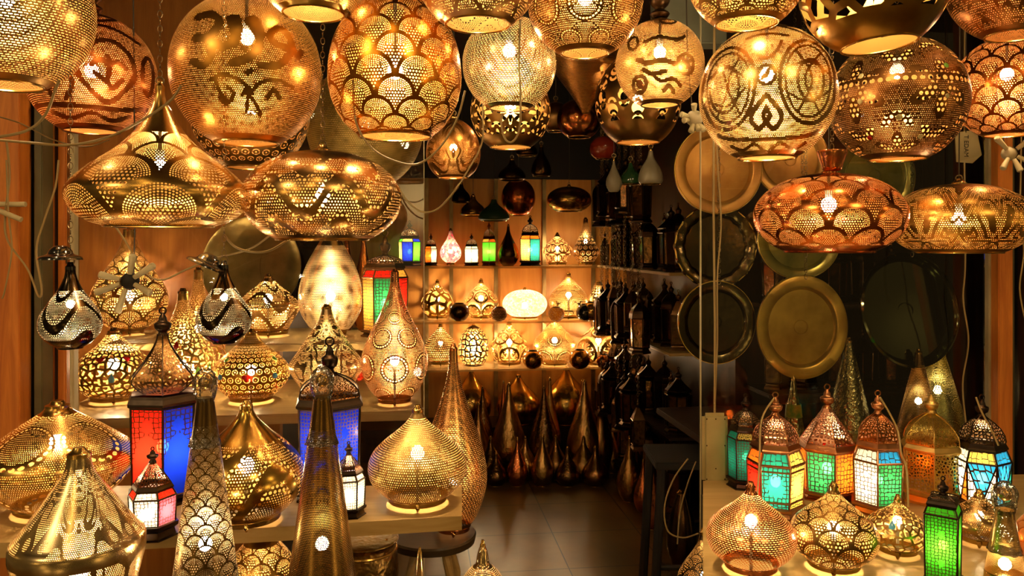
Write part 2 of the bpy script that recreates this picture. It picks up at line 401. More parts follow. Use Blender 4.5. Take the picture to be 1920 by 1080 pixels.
# ------------------------------------------------------------------ profiles (z 0..1 bottom to top, r 0..1)
def arc_prof(open_r, top_r, sq=1.0, n=26):
    a0 = math.asin(open_r); a1 = PI-math.asin(top_r); z0 = -math.cos(a0); z1 = -math.cos(a1); o = []
    for i in range(n+1):
        a = a0+(a1-a0)*i/n; o.append(((-math.cos(a)-z0)/(z1-z0), math.sin(a)**sq))
    return o
PROF = dict(bell2=spline([(0, .7), (.15, .95), (.3, 1), (.45, .8), (.58, .55), (.66, .32), (.8, .26), (.92, .2), (1, .12)], 30), bicone2=[(0, .6), (.2, .85), (.38, .97), (.43, 1), (.49, 1), (.52, .97)]+spline([(.53, .93), (.62, .75), (.72, .56), (.82, .37), (.91, .22), (1, .17)], 18), wide=spline([(0, .55), (.15, .8), (.33, .97), (.44, 1), (.56, .92), (.72, .65), (.88, .34), (.95, .2), (1, .15)], 36), gemshape=spline([(0, .55), (.08, .72), (.22, .92), (.36, 1), (.5, .92), (.64, .70), (.78, .42), (.9, .24), (1, .14)], 36), globefine=arc_prof(.42, .12, 1.0, 180),
    globe=arc_prof(.42, .12), globe2=arc_prof(.5, .12), ball=arc_prof(.2, .1), ufo=arc_prof(.55, .08, .93), drum=arc_prof(.5, .12, .85),
    egg=spline([(0, .54), (.1, .78), (.25, .95), (.42, 1), (.62, .93), (.8, .73), (.93, .42), (1, .12)], 40),
    onionhang=spline([(0, .6), (.05, .82), (.14, .96), (.24, 1), (.34, .9), (.44, .72), (.54, .5), (.64, .33), (.75, .2), (.86, .1), (.95, .055), (1, .05)], 48),
    onion=spline([(0, .60), (.06, .74), (.18, .93), (.34, 1), (.5, .92), (.64, .7), (.76, .44), (.87, .23), (.95, .13), (1, .11)], 44),
    drop=spline([(0, .56), (.08, .74), (.2, .93), (.32, 1), (.46, .93), (.6, .74), (.74, .48), (.86, .27), (.95, .17), (1, .14)], 44),
    slimdrop=spline([(0, .5), (.08, .76), (.2, .96), (.3, 1), (.42, .9), (.55, .68), (.68, .44), (.8, .25), (.9, .15), (1, .12)], 44),
    tear=spline([(0, .38), (.07, .68), (.18, .93), (.3, 1), (.42, .93), (.56, .7), (.7, .44), (.82, .27), (.92, .18), (1, .16)], 44),
    tegg=spline([(0, .5), (.08, .72), (.22, .94), (.36, 1), (.52, .95), (.7, .78), (.86, .54), (1, .3)], 40),
    bell=spline([(0, .82), (.07, .97), (.16, 1), (.32, .93), (.48, .76), (.6, .56), (.72, .36), (.84, .23), (1, .16)], 40),
    bicone=[(0, .5), (.1, .66), (.22, .86), (.3, .97), (.34, 1), (.37, 1), (.4, .96)]+spline([(.42, .93), (.58, .66), (.74, .4), (.86, .22), (1, .13)], 20),
    diamond=[(0, .6), (.12, .68), (.3, .86), (.42, .98), (.46, 1), (.5, .97)]+spline([(.53, .93), (.72, .6), (.86, .32), (1, .12)], 16),
    cone=[(0, 1), (.02, 1), (.3, .76), (.6, .48), (.85, .25), (1, .14)],
    funnel=spline([(0, .1), (.1, .18), (.3, .42), (.55, .74), (.8, .97), (.92, 1), (1, .92)], 24),
    spire=spline([(0, .5), (.12, .82), (.25, 1), (.38, .93), (.5, .78), (.66, .5), (.8, .28), (.92, .14), (1, .1)], 30),
    dome=spline([(0, 1), (.1, 1.02), (.35, .95), (.6, .74), (.8, .45), (.93, .2), (1, .14)], 20),
    tagine=spline([(0, .55), (.1, .8), (.22, 1), (.3, .98), (.45, .74), (.6, .52), (.78, .3), (.9, .2), (1, .17)], 36),
)
def shell(name, prof, R, H, mat, parent, n=72, wob=0, strokes=None, flute=0, sides=0):
    """turned sheet with UVMap (turn, arc length in turns) and RZ (radius, height)"""
    pts = [(z*H, max(r, .02)*R) for z, r in prof]
    if sides: n = sides*6
    L = [0]
    for a, b in zip(pts, pts[1:]): L.append(L[-1]+math.hypot(b[0]-a[0], b[1]-a[1]))
    CV = [0]
    for a, b in zip(pts, pts[1:]): CV.append(CV[-1]+math.hypot(b[0]-a[0], b[1]-a[1])/(2*PI*max((a[1]+b[1])/2, .3*R)))
    vs = []; fs = []
    for k, (z, r) in enumerate(pts):
        for i in range(n+1):
            a = 2*PI*i/n+PI/2; q = r
            if flute: q = r*(1+.045*math.cos(flute*a)*min(1, r/R*1.2))
            if sides: q = r*math.cos(PI/sides)/math.cos(((a-PI/2) % (2*PI/sides))-PI/sides)
            if wob: q *= 1+wob*math.sin(3*a+5*z/H)*.5+wob*math.sin(7*a-9*z/H)*.3
            vs.append((q*math.cos(a), q*math.sin(a), z))
    for k in range(len(pts)-1):
        for i in range(n):
            fs.append((k*(n+1)+i, k*(n+1)+i+1, (k+1)*(n+1)+i+1, (k+1)*(n+1)+i))
    me = bpy.data.meshes.new(name); me.from_pydata(vs, [], fs); me.update()
    u1 = me.uv_layers.new(name='UVMap'); u2 = me.uv_layers.new(name='RZ'); u3 = me.uv_layers.new(name='CV'); W_ = 2*PI*R
    for lp in me.loops:
        k, i = divmod(lp.vertex_index, n+1)
        u1.data[lp.index].uv = (i/n, L[k]/W_); u2.data[lp.index].uv = (pts[k][1]/R, pts[k][0]/H); u3.data[lp.index].uv = (i/n, CV[k])
    if strokes:
        at_ = me.attributes.new('stroke', 'FLOAT', 'POINT')
        for vi in range(len(vs)):
            k, i = divmod(vi, n+1); at_.data[vi].value = strokes(i/n, L[k]/W_, pts[k][0]/H)
    return finish(name, me, mat, parent, True)
def prof_r(prof, z):
    for a, b in zip(prof, prof[1:]):
        if a[0] <= z <= b[0]: return a[1]+(b[1]-a[1])*(z-a[0])/max(1e-6, b[0]-a[0])
    return prof[-1][1]
def chain_mb(z0, z1, link=.03, r=.0016, mb=None, x=0, y=0):
    mb = mb or MB(); z = z0; k = 0
    while z < z1:
        mb.torus((x, y, z+link*.5), link*.30, r, (1, 0, 0) if k % 2 else (0, 1, 0), 10, 5, sx=.6 if k % 2 else .6, sy=1.0)
        b = len(mb.v)-50
        for i in range(b, len(mb.v)):
            X, Y, Z = mb.v[i]; mb.v[i] = (X, Y, z+link*.5+(Z-z-link*.5)*1.0)
        z += link*.62; k += 1
    return mb
CEIL = 2.72
EXTRA = []
def lamp(name, label, px, ytop, w, d, prof, mat, ybot=None, z=None, lit=1.0, bz=.5, hang=None, fit=None, foot=False, rim=True,
         group=None, n=72, tone='warm', gems=None, flute=0, wob=0, strokes=None, sides=0, cat='lamp', lean=0, rz=0, neck=True, wrap_flip=False):
    """a pierced lamp: hanging (ybot given) or standing on height z"""
    P = PROF[prof]; R = mpx(w/2, d); zt = CH-(ytop-HZ)/F*d
    z0 = z if z is not None else CH-(ybot-HZ)/F*d
    fh = (.022 if foot else 0); H = zt-z0-fh
    x = (px-960)/F*d
    base_z = z0 if hang is None else zt
    t = empty(name, (x, d, z0), label, cat, group, rz+math.atan((960-px)/F))
    fit = fit or M_BRASS
    sh = shell('shade', P, R, H, mat, t, n, wob, strokes, flute, sides); sh.location.z = fh
    if wrap_flip: sh.data.flip_normals()
    r0 = P[0][1]*R
    if rim: MB().torus((0, 0, fh), r0, max(.0022, R*.018), n=40, m=6).build('rim', fit, t)
    if neck:
        rt = P[-1][1]*R
        MB().lathe([(fh+H-.004, rt*1.05), (fh+H+.004, rt*1.05), (fh+H+.008, rt*.7), (fh+H+.016, rt*.5)], 20).build('neck', fit, t)
    if foot:
        MB().lathe([(fh-.012, r0*.98), (fh+.002, r0)], 40, cap=False).build('base_ring', fit, t)
        for k in range(3):
            a = -PI/2+k*2*PI/3; m = MB(); m.tube([(r0*.96*math.cos(a), r0*.96*math.sin(a), fh-.003), (r0*1.02*math.cos(a), r0*1.02*math.sin(a), fh*.5), (r0*.92*math.cos(a), r0*.92*math.sin(a), .003)], .004, 6, [.008, .006, .003])
            m.build('foot', fit, t)
    if lit:
        br = min(.020, R*.14); bzz = fh+H*bz
        if hang is not None: sk = MB().lathe([(bzz+br*.9, br*.5), (bzz+br*2.2, br*.55), (bzz+br*2.4, .004), (fh+H, .004)], 10).build('bulb_socket', plain('socket_white', (.8, .72, .5), .5), t)
        else: sk = MB().lathe([(.004, .004), (max(.01, bzz-br*2.4), .004), (max(.012, bzz-br*2.2), br*.55), (bzz-br*.9, br*.5)], 10).build('bulb_socket', plain('socket_white', (.8, .72, .5), .5), t)
    if lit: MB().ball((0, 0, bzz), br, 1.1, 10).build('bulb', bulbm(lit, tone), sk)
    if gems:
        for (ga, gz, gr, gm, gshape) in gems:
            a = -PI/2+ga; rr = prof_r(P, gz)*R; nrm = Vector((math.cos(a), math.sin(a), 0)); slope = (prof_r(P, min(1, gz+.03))-prof_r(P, max(0, gz-.03)))*R/(.06*H)
            nn = (nrm-Vector((0, 0, slope))).normalized()
            m = MB()
            if gshape == 'heart':
                m.ball((-.5, 0, .25), .62, 1, 12).ball((.5, 0, .25), .62, 1, 12).ball((0, 0, -.35), .6, 1.3, 12)
            elif gshape == 'drop': m.lathe([(-1.2, .45), (-.8, .75), (-.2, .8), (.6, .45), (1.4, .05)], 12)
            else: m.ball((0, 0, 0), 1, 1, 14)
            Mx = Matrix.Diagonal((gr, gr*.35, gr, 1)); q = Vector((0, -1, 0)).rotation_difference(nn).to_matrix().to_4x4()
            m.xf(Matrix.Translation(nrm*rr+Vector((0, 0, fh+gz*H))) @ q @ Mx); m.build('gem', gm, t)
    if hang is not None:
        top = fh+H+.012; lim = CEIL-z0
        if hang == 'cap':    # small turned bell then chain
            MB().lathe([(top-.004, .012), (top+.01, .018), (top+.02, .013), (top+.034, .016), (top+.05, .008), (top+.056, .004)], 16).build('finial', fit, t); top += .05
        if hang == 'turned':
            MB().lathe(spline([(top-.006, .022), (top+.008, .03), (top+.02, .014), (top+.034, .026), (top+.05, .03), (top+.064, .012), (top+.075, .018), (top+.09, .006)], 24), 20).build('finial', fit, t); top += .085
        top += .008
        if hang in ('chain', 'cap', 'turned'): hg = chain_mb(top, lim).build('chain', M_CHAIN, t)
        else: hg = MB().tube([(0, 0, top), (.003, 0, (top+lim)/2), (0, 0, lim)], .0018, 6).build('cord', M_CORDD, t)
        MB().torus((0, 0, top-.002), .009, .002, (0, 1, 0), 14, 6).build('hanging_ring', M_CHAIN, hg)
    if lean: t.rotation_euler.y = lean
    return t

# ------------------------------------------------------------------ setting
M_PLY = wood('plywood_orange', (.80, .31, .05), (.55, .17, .025), .42, 2.2)
M_POST = wood('post_wood', (1.0, .34, .05), (.62, .15, .02), .4, 2.5)
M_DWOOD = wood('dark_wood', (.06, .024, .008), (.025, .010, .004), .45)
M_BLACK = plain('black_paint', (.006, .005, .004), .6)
M_TRIM = plain('cream_trim', (.62, .5, .28), .5, col2=(.4, .3, .14))
M_GREY = plain('grey_green_trim', (.16, .13, .055), .5, col2=(.09, .07, .03))
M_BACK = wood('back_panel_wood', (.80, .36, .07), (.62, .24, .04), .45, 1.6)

def floor_mat():
    m, nt = new_mat('floor_tiles'); oc = objco(nt); s = nt.nodes.new('ShaderNodeSeparateXYZ'); nt.links.new(oc, s.inputs[0])
    x = S(nt, s.outputs[0]); y = S(nt, s.outputs[1]); q = .45
    gx = (((x+.10)/q).fr()-.5).ab(); gy = (((y+.12)/q).fr()-.5).ab(); line = gx.mx(gy).gt(.4935)
    n = tex(nt, 'Noise', oc, Scale=4.0, Detail=6.0); r = nt.nodes.new('ShaderNodeMapRange'); r.inputs[1].default_value = .35; r.inputs[2].default_value = .7
    nt.links.new(n.outputs[0], r.inputs[0]); c = mixrgb(nt, r.outputs[0], (.105, .056, .010), (.19, .105, .02)); c = mixrgb(nt, line.k, c, (.012, .008, .004))
    p = prin(nt, c, 0, .3); n2 = tex(nt, 'Noise', oc, Scale=3.0, Detail=3.0); bump(nt, n2.outputs[0], p, .25, .01)
    out(nt, p.outputs[0]); return m
def plane(name, pts, mat, th=.03, nrm=None):
    """a slab between four points, given thickness on its far side"""
    p = [Vector(q) for q in pts]; n = (p[1]-p[0]).cross(p[2]-p[1]).normalized()*(th)
    return MB().add(p+[q-n for q in p], [(0, 1, 2, 3), (7, 6, 5, 4), (0, 4, 5, 1), (1, 5, 6, 2), (2, 6, 7, 3), (3, 7, 4, 0)]).build(name, mat, None, False)
def struct(o): o['kind'] = 'structure'; return o
def rbox(name, s0, s1, t0, t1, z0, z1, mat, parent=None, bev=0):
    """box in room coordinates"""
    c = room((s0+s1)/2, (t0+t1)/2, 0)
    o = MB().box((0, 0, 0), (s1-s0, t1-t0, z1-z0), 0, bev).build(name, mat, parent, bev > 0)
    o.location = (c.x, c.y, (z0+z1)/2); o.rotation_euler.z = YAW; return o
fl = struct(rbox('floor', -3.5, 4.2, -.6, 6.1, -.05, 0, floor_mat()))
fl.data.transform(Matrix.Translation((0, 0, 0)))
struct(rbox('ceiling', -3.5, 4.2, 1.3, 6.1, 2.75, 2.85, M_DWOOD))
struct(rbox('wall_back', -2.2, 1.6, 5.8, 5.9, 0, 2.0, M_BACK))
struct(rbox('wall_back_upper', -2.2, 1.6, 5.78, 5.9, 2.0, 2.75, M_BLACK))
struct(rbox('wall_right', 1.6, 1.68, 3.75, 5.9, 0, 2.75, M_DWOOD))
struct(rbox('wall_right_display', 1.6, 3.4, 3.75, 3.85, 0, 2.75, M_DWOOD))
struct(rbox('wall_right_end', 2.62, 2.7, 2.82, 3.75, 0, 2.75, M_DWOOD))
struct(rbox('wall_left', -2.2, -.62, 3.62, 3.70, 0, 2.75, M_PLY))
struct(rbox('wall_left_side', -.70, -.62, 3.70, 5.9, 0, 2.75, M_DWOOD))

# left shop front: orange post, dark gaps, trims
def post(name, x0, x1, d, mat, z0=0, z1=2.75, th=.06):
    a = at(x0, 460, d).x; b = at(x1, 460, d).x
    return struct(MB().box(((a+b)/2, d, (z0+z1)/2), (b-a, th, z1-z0), 0, .003).build(name, mat, None, True))
post('trim_1', -260, 48, 2.40, M_POST)
post('trim_2', 48, 74, 2.47, M_BLACK)
post('trim_3', 74, 90, 2.44, M_GREY)
post('trim_4', 90, 106, 2.50, M_POST)
post('trim_5', 106, 118, 2.52, M_DWOOD)
post('trim_6', 118, 134, 2.50, M_POST)
post('trim_7', 135, 143, 2.47, M_TRIM, th=.03)
post('trim_8', 187, 199, 3.52, M_GREY, th=.04)
post('trim_9', 199, 206, 3.54, M_DWOOD, th=.04)
post('trim_10', 360, 372, 3.60, M_GREY, th=.04)
post('trim_11', 1850, 1862, 2.93, M_TRIM, th=.03)
post('trim_12', 1863, 1890, 2.90, M_POST)
post('trim_13', 1891, 1898, 2.92, M_GREY, th=.03)
post('trim_14', 1899, 1912, 2.94, M_BLACK)
post('trim_15', 1912, 2200, 2.90, M_DWOOD)
# glass shop windows either side of the doorway
M_GL = clearglass('window_glass')
def pane(name, s0, s1, t):
    o = struct(rbox(name, s0, s1, t-.003, t+.003, .0, 2.7, M_GL)); return o
T = 2.75
sL = at(795, 0, T/(math.cos(YAW)+(165/F)*math.sin(YAW)))
def s_at(px, t):    # room coordinate s of pixel column px on the plane t
    k = (px-960)/F; d = t/(-math.sin(YAW)*k+math.cos(YAW)); return k*d*math.cos(YAW)+d*math.sin(YAW)
pane('window_1', s_at(148, T), s_at(795, T), T)
pane('window_2', s_at(1313, T), s_at(1846, T), T)
M_EDGE = plain('glass_edge', (.75, .62, .34), .25)
struct(rbox('trim_16', s_at(794.2, T), s_at(795.6, T), T-.005, T+.005, 0, 2.7, M_EDGE))
struct(rbox('trim_17', s_at(1312.6, T), s_at(1314.2, T), T-.005, T+.005, 0, 2.7, M_EDGE))

# plaque on plywood
pl = empty('wall_plaque', at(305, 457, 3.38), 'small black plaque with faint writing fixed on the orange plywood wall', 'plaque')
pl.location = at(305, 457, 3.66)
MB().box((0, 0, 0), (mpx(47, 3.6), .012, mpx(27, 3.6)), 0, .003).build('plate', plain('plaque_black', (.012, .01, .008), .35), pl)
def text(body, size, loc, mat, parent, name='lettering', rot=(PI/2, 0, 0), ext=.0008, align='CENTER'):
    c = bpy.data.curves.new(name, 'FONT'); c.body = body; c.size = size; c.align_x = align; c.extrude = ext
    o = bpy.data.objects.new(name, c); C.objects.link(o); c.materials.append(mat); o.location = loc; bpy.context.view_layer.update()
    me = bpy.data.meshes.new_from_object(o.evaluated_get(bpy.context.evaluated_depsgraph_get())); bpy.data.objects.remove(o)
    o = bpy.data.objects.new(name, me); C.objects.link(o); o.location = loc; o.rotation_euler = rot; o.parent = parent
    if not me.materials: me.materials.append(mat)
    return o
M_LET = plain('plaque_lettering', (.12, .09, .05), .5)
lt = MB()
for (y, ws) in ((.006, (-.030, -.012, .004, .016, .028)), (-.006, (-.036, -.022, -.008, .006, .020, .034))):
    for x in ws: lt.box((x, -.007, y), (.009, .001, .0035))
for x in (-.048, .048): lt.torus((x, -.007, .0), .004, .0008, (0, 1, 0), 12, 4)
lt.build('lettering', M_LET, pl)

# ------------------------------------------------------------------ hanging lamps in the shop front
G_SLIT = pierced('pale_gold_slits', 'slits', PALE, N=150, rough=.28)
G_BRN = pierced('red_brown_arabesque', 'arab', (.62, .22, .06), N=150, n=4, sc=1.5, k_=5, w=.15, seed=3.1)
G_SC = pierced('amber_scales', 'scales', (.95, .42, .06), n=10, K=12, off=.2, bot=.015, top=.97, rough=.25)
G_SCR = pierced('orange_scales', 'scales', (.85, .25, .05), n=10, K=12, off=.1, bot=.02)
H_G = 'pendant globes and pendants hung across the shop front'

def sdist(p, a, b):
    ax, ay = a; bx, by = b; px_, py_ = p; dx, dy = bx-ax, by-ay
    t = max(0, min(1, ((px_-ax)*dx+(py_-ay)*dy)/(dx*dx+dy*dy+1e-9))); return math.hypot(px_-ax-t*dx, py_-ay-t*dy)
def pix_strokes(lines, cx, cy, r):
    """calligraphy strokes drawn as seen on a ball of centre cx,cy: returns coverage function of (turn, _, height)"""
    segs = []
    for wdt, pts in lines:
        sp = spline([((x-cx)/r, (cy-y)/r) for x, y in pts], max(6, 4*len(pts)))
        segs += [(a, b, wdt/r) for a, b in zip(sp, sp[1:])]
    def f(u, v, z):
        a = 2*PI*u+PI/2; zz = -.9+z*1.89; zz = max(-1, min(1, zz)); q = math.sqrt(1-zz*zz)
        if math.sin(a) > .1: return 0.0
        p = (q*math.cos(a), zz)
        for s0, s1, wd in segs:
            if abs(p[0]-s0[0]) < .3 and abs(p[1]-s0[1]) < .3 and sdist(p, s0, s1) < wd: return 1.0
        return 0.0
    return f
calli = pix_strokes([
    (7, [(383, 62), (405, 58), (418, 76), (402, 98), (380, 100)]), (6, [(375, 138), (392, 146), (405, 132), (405, 108)]),
    (7, [(405, 108), (425, 116), (442, 104), (440, 84), (436, 68)]), (6, [(436, 68), (446, 66), (450, 86), (444, 112)]),
    (7, [(440, 142), (462, 134), (480, 118), (484, 100), (470, 76), (466, 70)]), (8, [(466, 70), (478, 68), (486, 92)]),
    (6, [(484, 142), (512, 140), (530, 124), (538, 100), (528, 80), (512, 76), (502, 88), (506, 102), (530, 108)]),
    (5, [(538, 100), (548, 118), (556, 108)]), (4, [(464, 156), (470, 152)]), (4, [(456, 118), (460, 120)]),
    (3, [(404, 168), (424, 160), (450, 168), (472, 186)]), (3, [(470, 186), (486, 170), (512, 162), (540, 170)]),
    (3, [(412, 170), (420, 188), (432, 202)]), (3, [(432, 180), (442, 190), (430, 204), (418, 196)]), (3, [(468, 190), (480, 206), (486, 220)]),
    (4, [(498, 190), (508, 178), (516, 188)]), (3, [(455, 190), (466, 178), (462, 214)])], 463, 130, 137)
def ell(w_, cx, cy, rx, ry, a0=0, a1=360, n=12):
    return (w_, [(cx+rx*math.cos(math.radians(a0+(a1-a0)*i/n)), cy+ry*math.sin(math.radians(a0+(a1-a0)*i/n))) for i in range(n+1)])
orn = [ell(3.2, 1372, 172, 47, 70), ell(2, 1372, 172, 38, 59), ell(2.2, 1366, 175, 26, 40), ell(3.2, 1506, 168, 47, 70), ell(2, 1506, 168, 38, 60), ell(2.4, 1510, 168, 22, 34),
       (2, [(1340, 150), (1372, 140), (1404, 165)]), (2, [(1336, 190), (1370, 205), (1402, 180)]), (2, [(1350, 125), (1372, 172), (1352, 222)]), (2, [(1392, 125), (1372, 172), (1394, 222)]),
       (2, [(1470, 150), (1508, 138), (1544, 158)]), (2, [(1470, 190), (1506, 204), (1542, 184)]), (2, [(1486, 118), (1512, 168), (1488, 222)]), (2, [(1528, 118), (1500, 168), (1526, 222)]),
       ell(3, 1437, 160, 15, 16), (3.5, [(1431, 165), (1437, 160), (1441, 152)]), (4, [(1437, 194), (1420, 212), (1412, 230), (1424, 246), (1436, 238), (1450, 246), (1462, 230), (1454, 212), (1437, 194)]),
       (3.5, [(1437, 212), (1432, 226), (1437, 236), (1443, 226), (1437, 212)]), (3, [(1414, 104), (1424, 124), (1437, 132), (1452, 122), (1462, 102)]), (2.5, [(1404, 90), (1437, 84), (1474, 90)]),
       (3, [(1352, 248), (1380, 258), (1437, 262), (1496, 258), (1530, 246)]), (2.5, [(1376, 268), (1396, 276), (1416, 268), (1437, 280), (1460, 268), (1482, 276), (1504, 266)]),
       (2.5, [(1350, 92), (1380, 78), (1410, 66)]), (2.5, [(1460, 66), (1494, 78), (1524, 96)]), (2, [(1380, 64), (1437, 56), (1490, 64)])]
M_ORN = pierced('cream_interlace', 'attr', (1.0, .72, .30), N=175, rad=.36, rough=.25)
orn2 = [(4, [(158, 122), (150, 150), (166, 176), (196, 198), (222, 178), (240, 150), (234, 116), (206, 92), (176, 98), (158, 122)]), (4, [(172, 138), (186, 128), (200, 136), (212, 128), (226, 138)]),
        (4, [(176, 152), (196, 166), (206, 174), (220, 158)]), (4, [(196, 120), (200, 136), (196, 166)]), (4, [(120, 74), (134, 104), (128, 140), (142, 170), (132, 196)]), (3, [(92, 100), (104, 130), (96, 160), (110, 190)]),
        (3.5, [(84, 204), (130, 206), (180, 208), (230, 206), (264, 196)]), (3, [(100, 84), (150, 66), (200, 64), (250, 84)]), ell(3.5, 264, 140, 10, 34), (3, [(110, 216), (140, 226), (172, 216), (204, 226), (236, 214)]), (3.5, [(146, 40), (176, 54), (210, 42)])]
M_ORN2 = pierced('red_brown_medallion', 'attr', (.80, .26, .07), N=150, rad=.30)
orn3 = [ell(3, 1283, 133, 14, 16), ell(1.5, 1283, 133, 5, 6), ell(3, 1201, 164, 12, 13), ell(1.5, 1201, 164, 4, 5), ell(2.5, 1190, 92, 9, 12), ell(2.5, 1252, 50, 14, 8), (4, [(1198, 124), (1216, 132), (1240, 128), (1262, 134)]), (3.5, [(1208, 142), (1224, 150), (1246, 146)]),
        (3, [(1226, 152), (1240, 162), (1260, 158), (1274, 168)]), (3.5, [(1244, 176), (1254, 170), (1262, 178)]), (2, [(1276, 126), (1290, 140)]), (2, [(1290, 126), (1276, 140)]), (2, [(1195, 158), (1207, 170)]), (3, [(1210, 94), (1236, 86), (1266, 92), (1280, 84)])]
M_ORN3 = pierced('rosette_branch_gold', 'attr', (.90, .54, .18), N=130, rad=.34)
M_CALLI = pierced('aged_gold_calligraphy', 'attr', (.80, .44, .10), N=175, rad=.34, rough=.3, col2=(.42, .2, .05))
lamp('globe_pendant', 'pale gold globe pendant cut with fine slits, cut off by the left edge', 10, -135, 304, 1.9, 'globe', G_SLIT, ybot=160, hang='chain', bz=.55, lit=1.1)
lamp('globe_pendant', 'red-brown globe pendant with arabesque piercing and turned wooden finial, beside the left post', 172, 28, 226, 2.28, 'globefine', M_ORN2, ybot=246, hang='turned', fit=metal('turned_brown', (.32, .12, .04), .3), lit=1.1, bz=.52, n=300, strokes=pix_strokes(orn2, 172, 137, 113))
lamp('globe_pendant', 'big aged gold globe pendant with flowing script strokes across it', 463, -8, 273, 2.05, 'globefine', M_CALLI, ybot=268, hang='chain', n=320, strokes=calli, lit=.9, bz=.72)
lamp('globe_pendant', 'brass bowl pendant covered in small ring cuts, behind the globe with script', 470, 95, 216, 2.45, 'globe', pierced('ring_cut_brass', 'rings', (.62, .40, .12), n=26), ybot=314, hang='cord', lit=.25)
lamp('globe_pendant', 'gold globe pendant showing only its underside at the top edge, beside the amber egg', 588, -215, 226, 1.9, 'globe2', pierced('olive_gold_dots', 'dots', OLIVE, N=140, rad=.34), ybot=26, hang='cord', lit=.8, bz=.5)
lamp('egg_pendant', 'large amber egg shaped pendant pierced with overlapping fish scales', 741, -22, 248, 2.0, 'egg', G_SC, ybot=256, hang='chain', lit=1.2, bz=.44, n=96)
lamp('globe_pendant', 'pale gold globe pendant with pierced triangles, its open underside above the silver globe', 896, -190, 240, 1.83, 'globe2', pierced('pale_gold_waves', 'waves', PALE, N=120, n=6), ybot=46, hang='cord', lit=.7)
lamp('globe_pendant', 'silver gold globe pendant with fine horizontal slits and a cord down its front', 955, 30, 176, 2.3, 'globe', pierced('silver_slits', 'slits', (.95, .76, .46), N=130, rough=.25), ybot=203, hang='cord', lit=1.2, bz=.62)
lamp('globe_pendant', 'bronze globe pendant with round medallions, hung right of the silver globe', 1097, -108, 216, 2.1, 'globe', pierced('bronze_medallions', 'medal', (.66, .36, .10), n=8, N=130, ring=.30), ybot=100, hang='cord', lit=.8)
lamp('globe_pendant', 'round gold globe pendant with flower rosettes and a dark turned finial', 1237, 38, 164, 2.35, 'globefine', M_ORN3, ybot=197, hang='turned', fit=M_DBR, lit=1.2, bz=.62, n=280, strokes=pix_strokes(orn3, 1237, 118, 82))
lamp('globe_pendant', 'large cream gold globe pendant dense with curling arabesques beside the window edge', 1438, 50, 249, 2.05, 'globefine', M_ORN, ybot=296, hang='chain', lit=1.7, bz=.62, n=360, strokes=pix_strokes(orn, 1438, 173, 124))
lamp('globe_pendant', 'gold globe pendant with scaled round underside above the cream arabesque globe', 1400, -180, 226, 1.88, 'globe2', pierced('gold_scales', 'scales', GOLD, n=9, K=8), ybot=44, hang='cord', lit=.8)
lamp('globe_pendant', 'tilted dark gold bowl pendant with large leaf cut-outs at the top right', 1648, -160, 266, 1.86, 'globe2', pierced('dark_gold_leaves', 'net', (.62, .40, .10), n=15, t=.16, bot=.16), ybot=84, hang='cord', lit=.7, lean=-.09)
M_GEMC = plain('gem_cream', (.75, .6, .25), .1, coat=1.0); M_GEMR = plain('gem_red', (.75, .01, .01), .1, coat=1.0)
M_GEMB = plain('gem_blue', (.1, .4, .65), .1, coat=1.0); M_GEMG = plain('gem_green', (.3, .75, .1), .1, coat=1.0)
lamp('globe_pendant', 'big dark brown banded globe pendant studded with cream glass gems', 1682, 70, 242, 2.3, 'globe', pierced('dark_banded', 'band', (.30, .16, .06), N=160, n=5, zb=.575, wb=.03, rough=.35, off=.25, rad=.2), ybot=298, hang='chain', lit=.9, bz=.72,
     gems=[(-.52, .62, .008, M_GEMC, 'r'), (-.52, .42, .008, M_GEMC, 'r'), (.7, .42, .007, M_GEMC, 'r'), (.74, .66, .008, M_GEMG, 'r'), (.03, .27, .009, M_GEMC, 'r'), (-.5, .14, .007, M_GEMR, 'r'), (.42, .13, .008, M_GEMC, 'r'), (.0, .84, .007, M_GEMC, 'r')])
lamp('globe_pendant', 'dark copper globe pendant cut off by the top right corner', 1905, -175, 244, 2.1, 'globe', pierced('dark_copper_dots', 'arab', (.5, .24, .08), N=130, n=5, seed=6.), ybot=66, hang='cord', lit=.25)
lamp('globe_pendant', 'orange globe pendant pierced with fish scales, at the right edge', 1888, 70, 186, 2.55, 'globe', G_SCR, ybot=253, hang='cord', lit=1.1, bz=.62)
lamp('saucer_pendant', 'copper saucer shaped pendant below a copper bell cap', 1554, 325, 272, 2.1, 'ufo', pierced('copper_saucer_piercing', 'scales', COPPER, n=11, K=15, top=.92, bot=.08, rough=.2, off=.3), ybot=472, hang='cord', fit=M_COP, lit=.95, bz=.6)
lamp('saucer_pendant', 'gold saucer shaped pendant at the right, its edge behind the copper saucer', 1798, 345, 250, 2.38, 'ufo', pierced('gold_saucer_piercing', 'arab', (.85, .52, .14), N=150, n=6, sc=1.4, seed=8., top=.93, bot=.05), ybot=473, hang='cord', lit=.95, bz=.5)
lamp('onion_pendant', 'wide gold onion shaped pendant with tall spire and scalloped dot arches', 300, 165, 318, 1.92, 'onionhang', pierced('gold_onion_scales', 'scales', (.92, .66, .24), n=6, K=17, top=.66, bot=.0, off=.15, rough=.25), ybot=424, hang='chain', lit=1.2, bz=.42, n=96)
lamp('saucer_pendant', 'pale gold saucer shaped pendant hung beside the gold onion pendant', 605, 283, 294, 2.08, 'ufo', pierced('pale_saucer_waves', 'waves', PALE, N=130, n=7, top=.85, bot=.04, rough=.22), ybot=449, hang='chain', lit=1.1, bz=.5)
BLK = pierced('black_teardrop_piercing', 'waves', (.06, .05, .04), N=96, n=3, top=.72, bot=.12, rough=.18, inner=(.95, .85, .65))
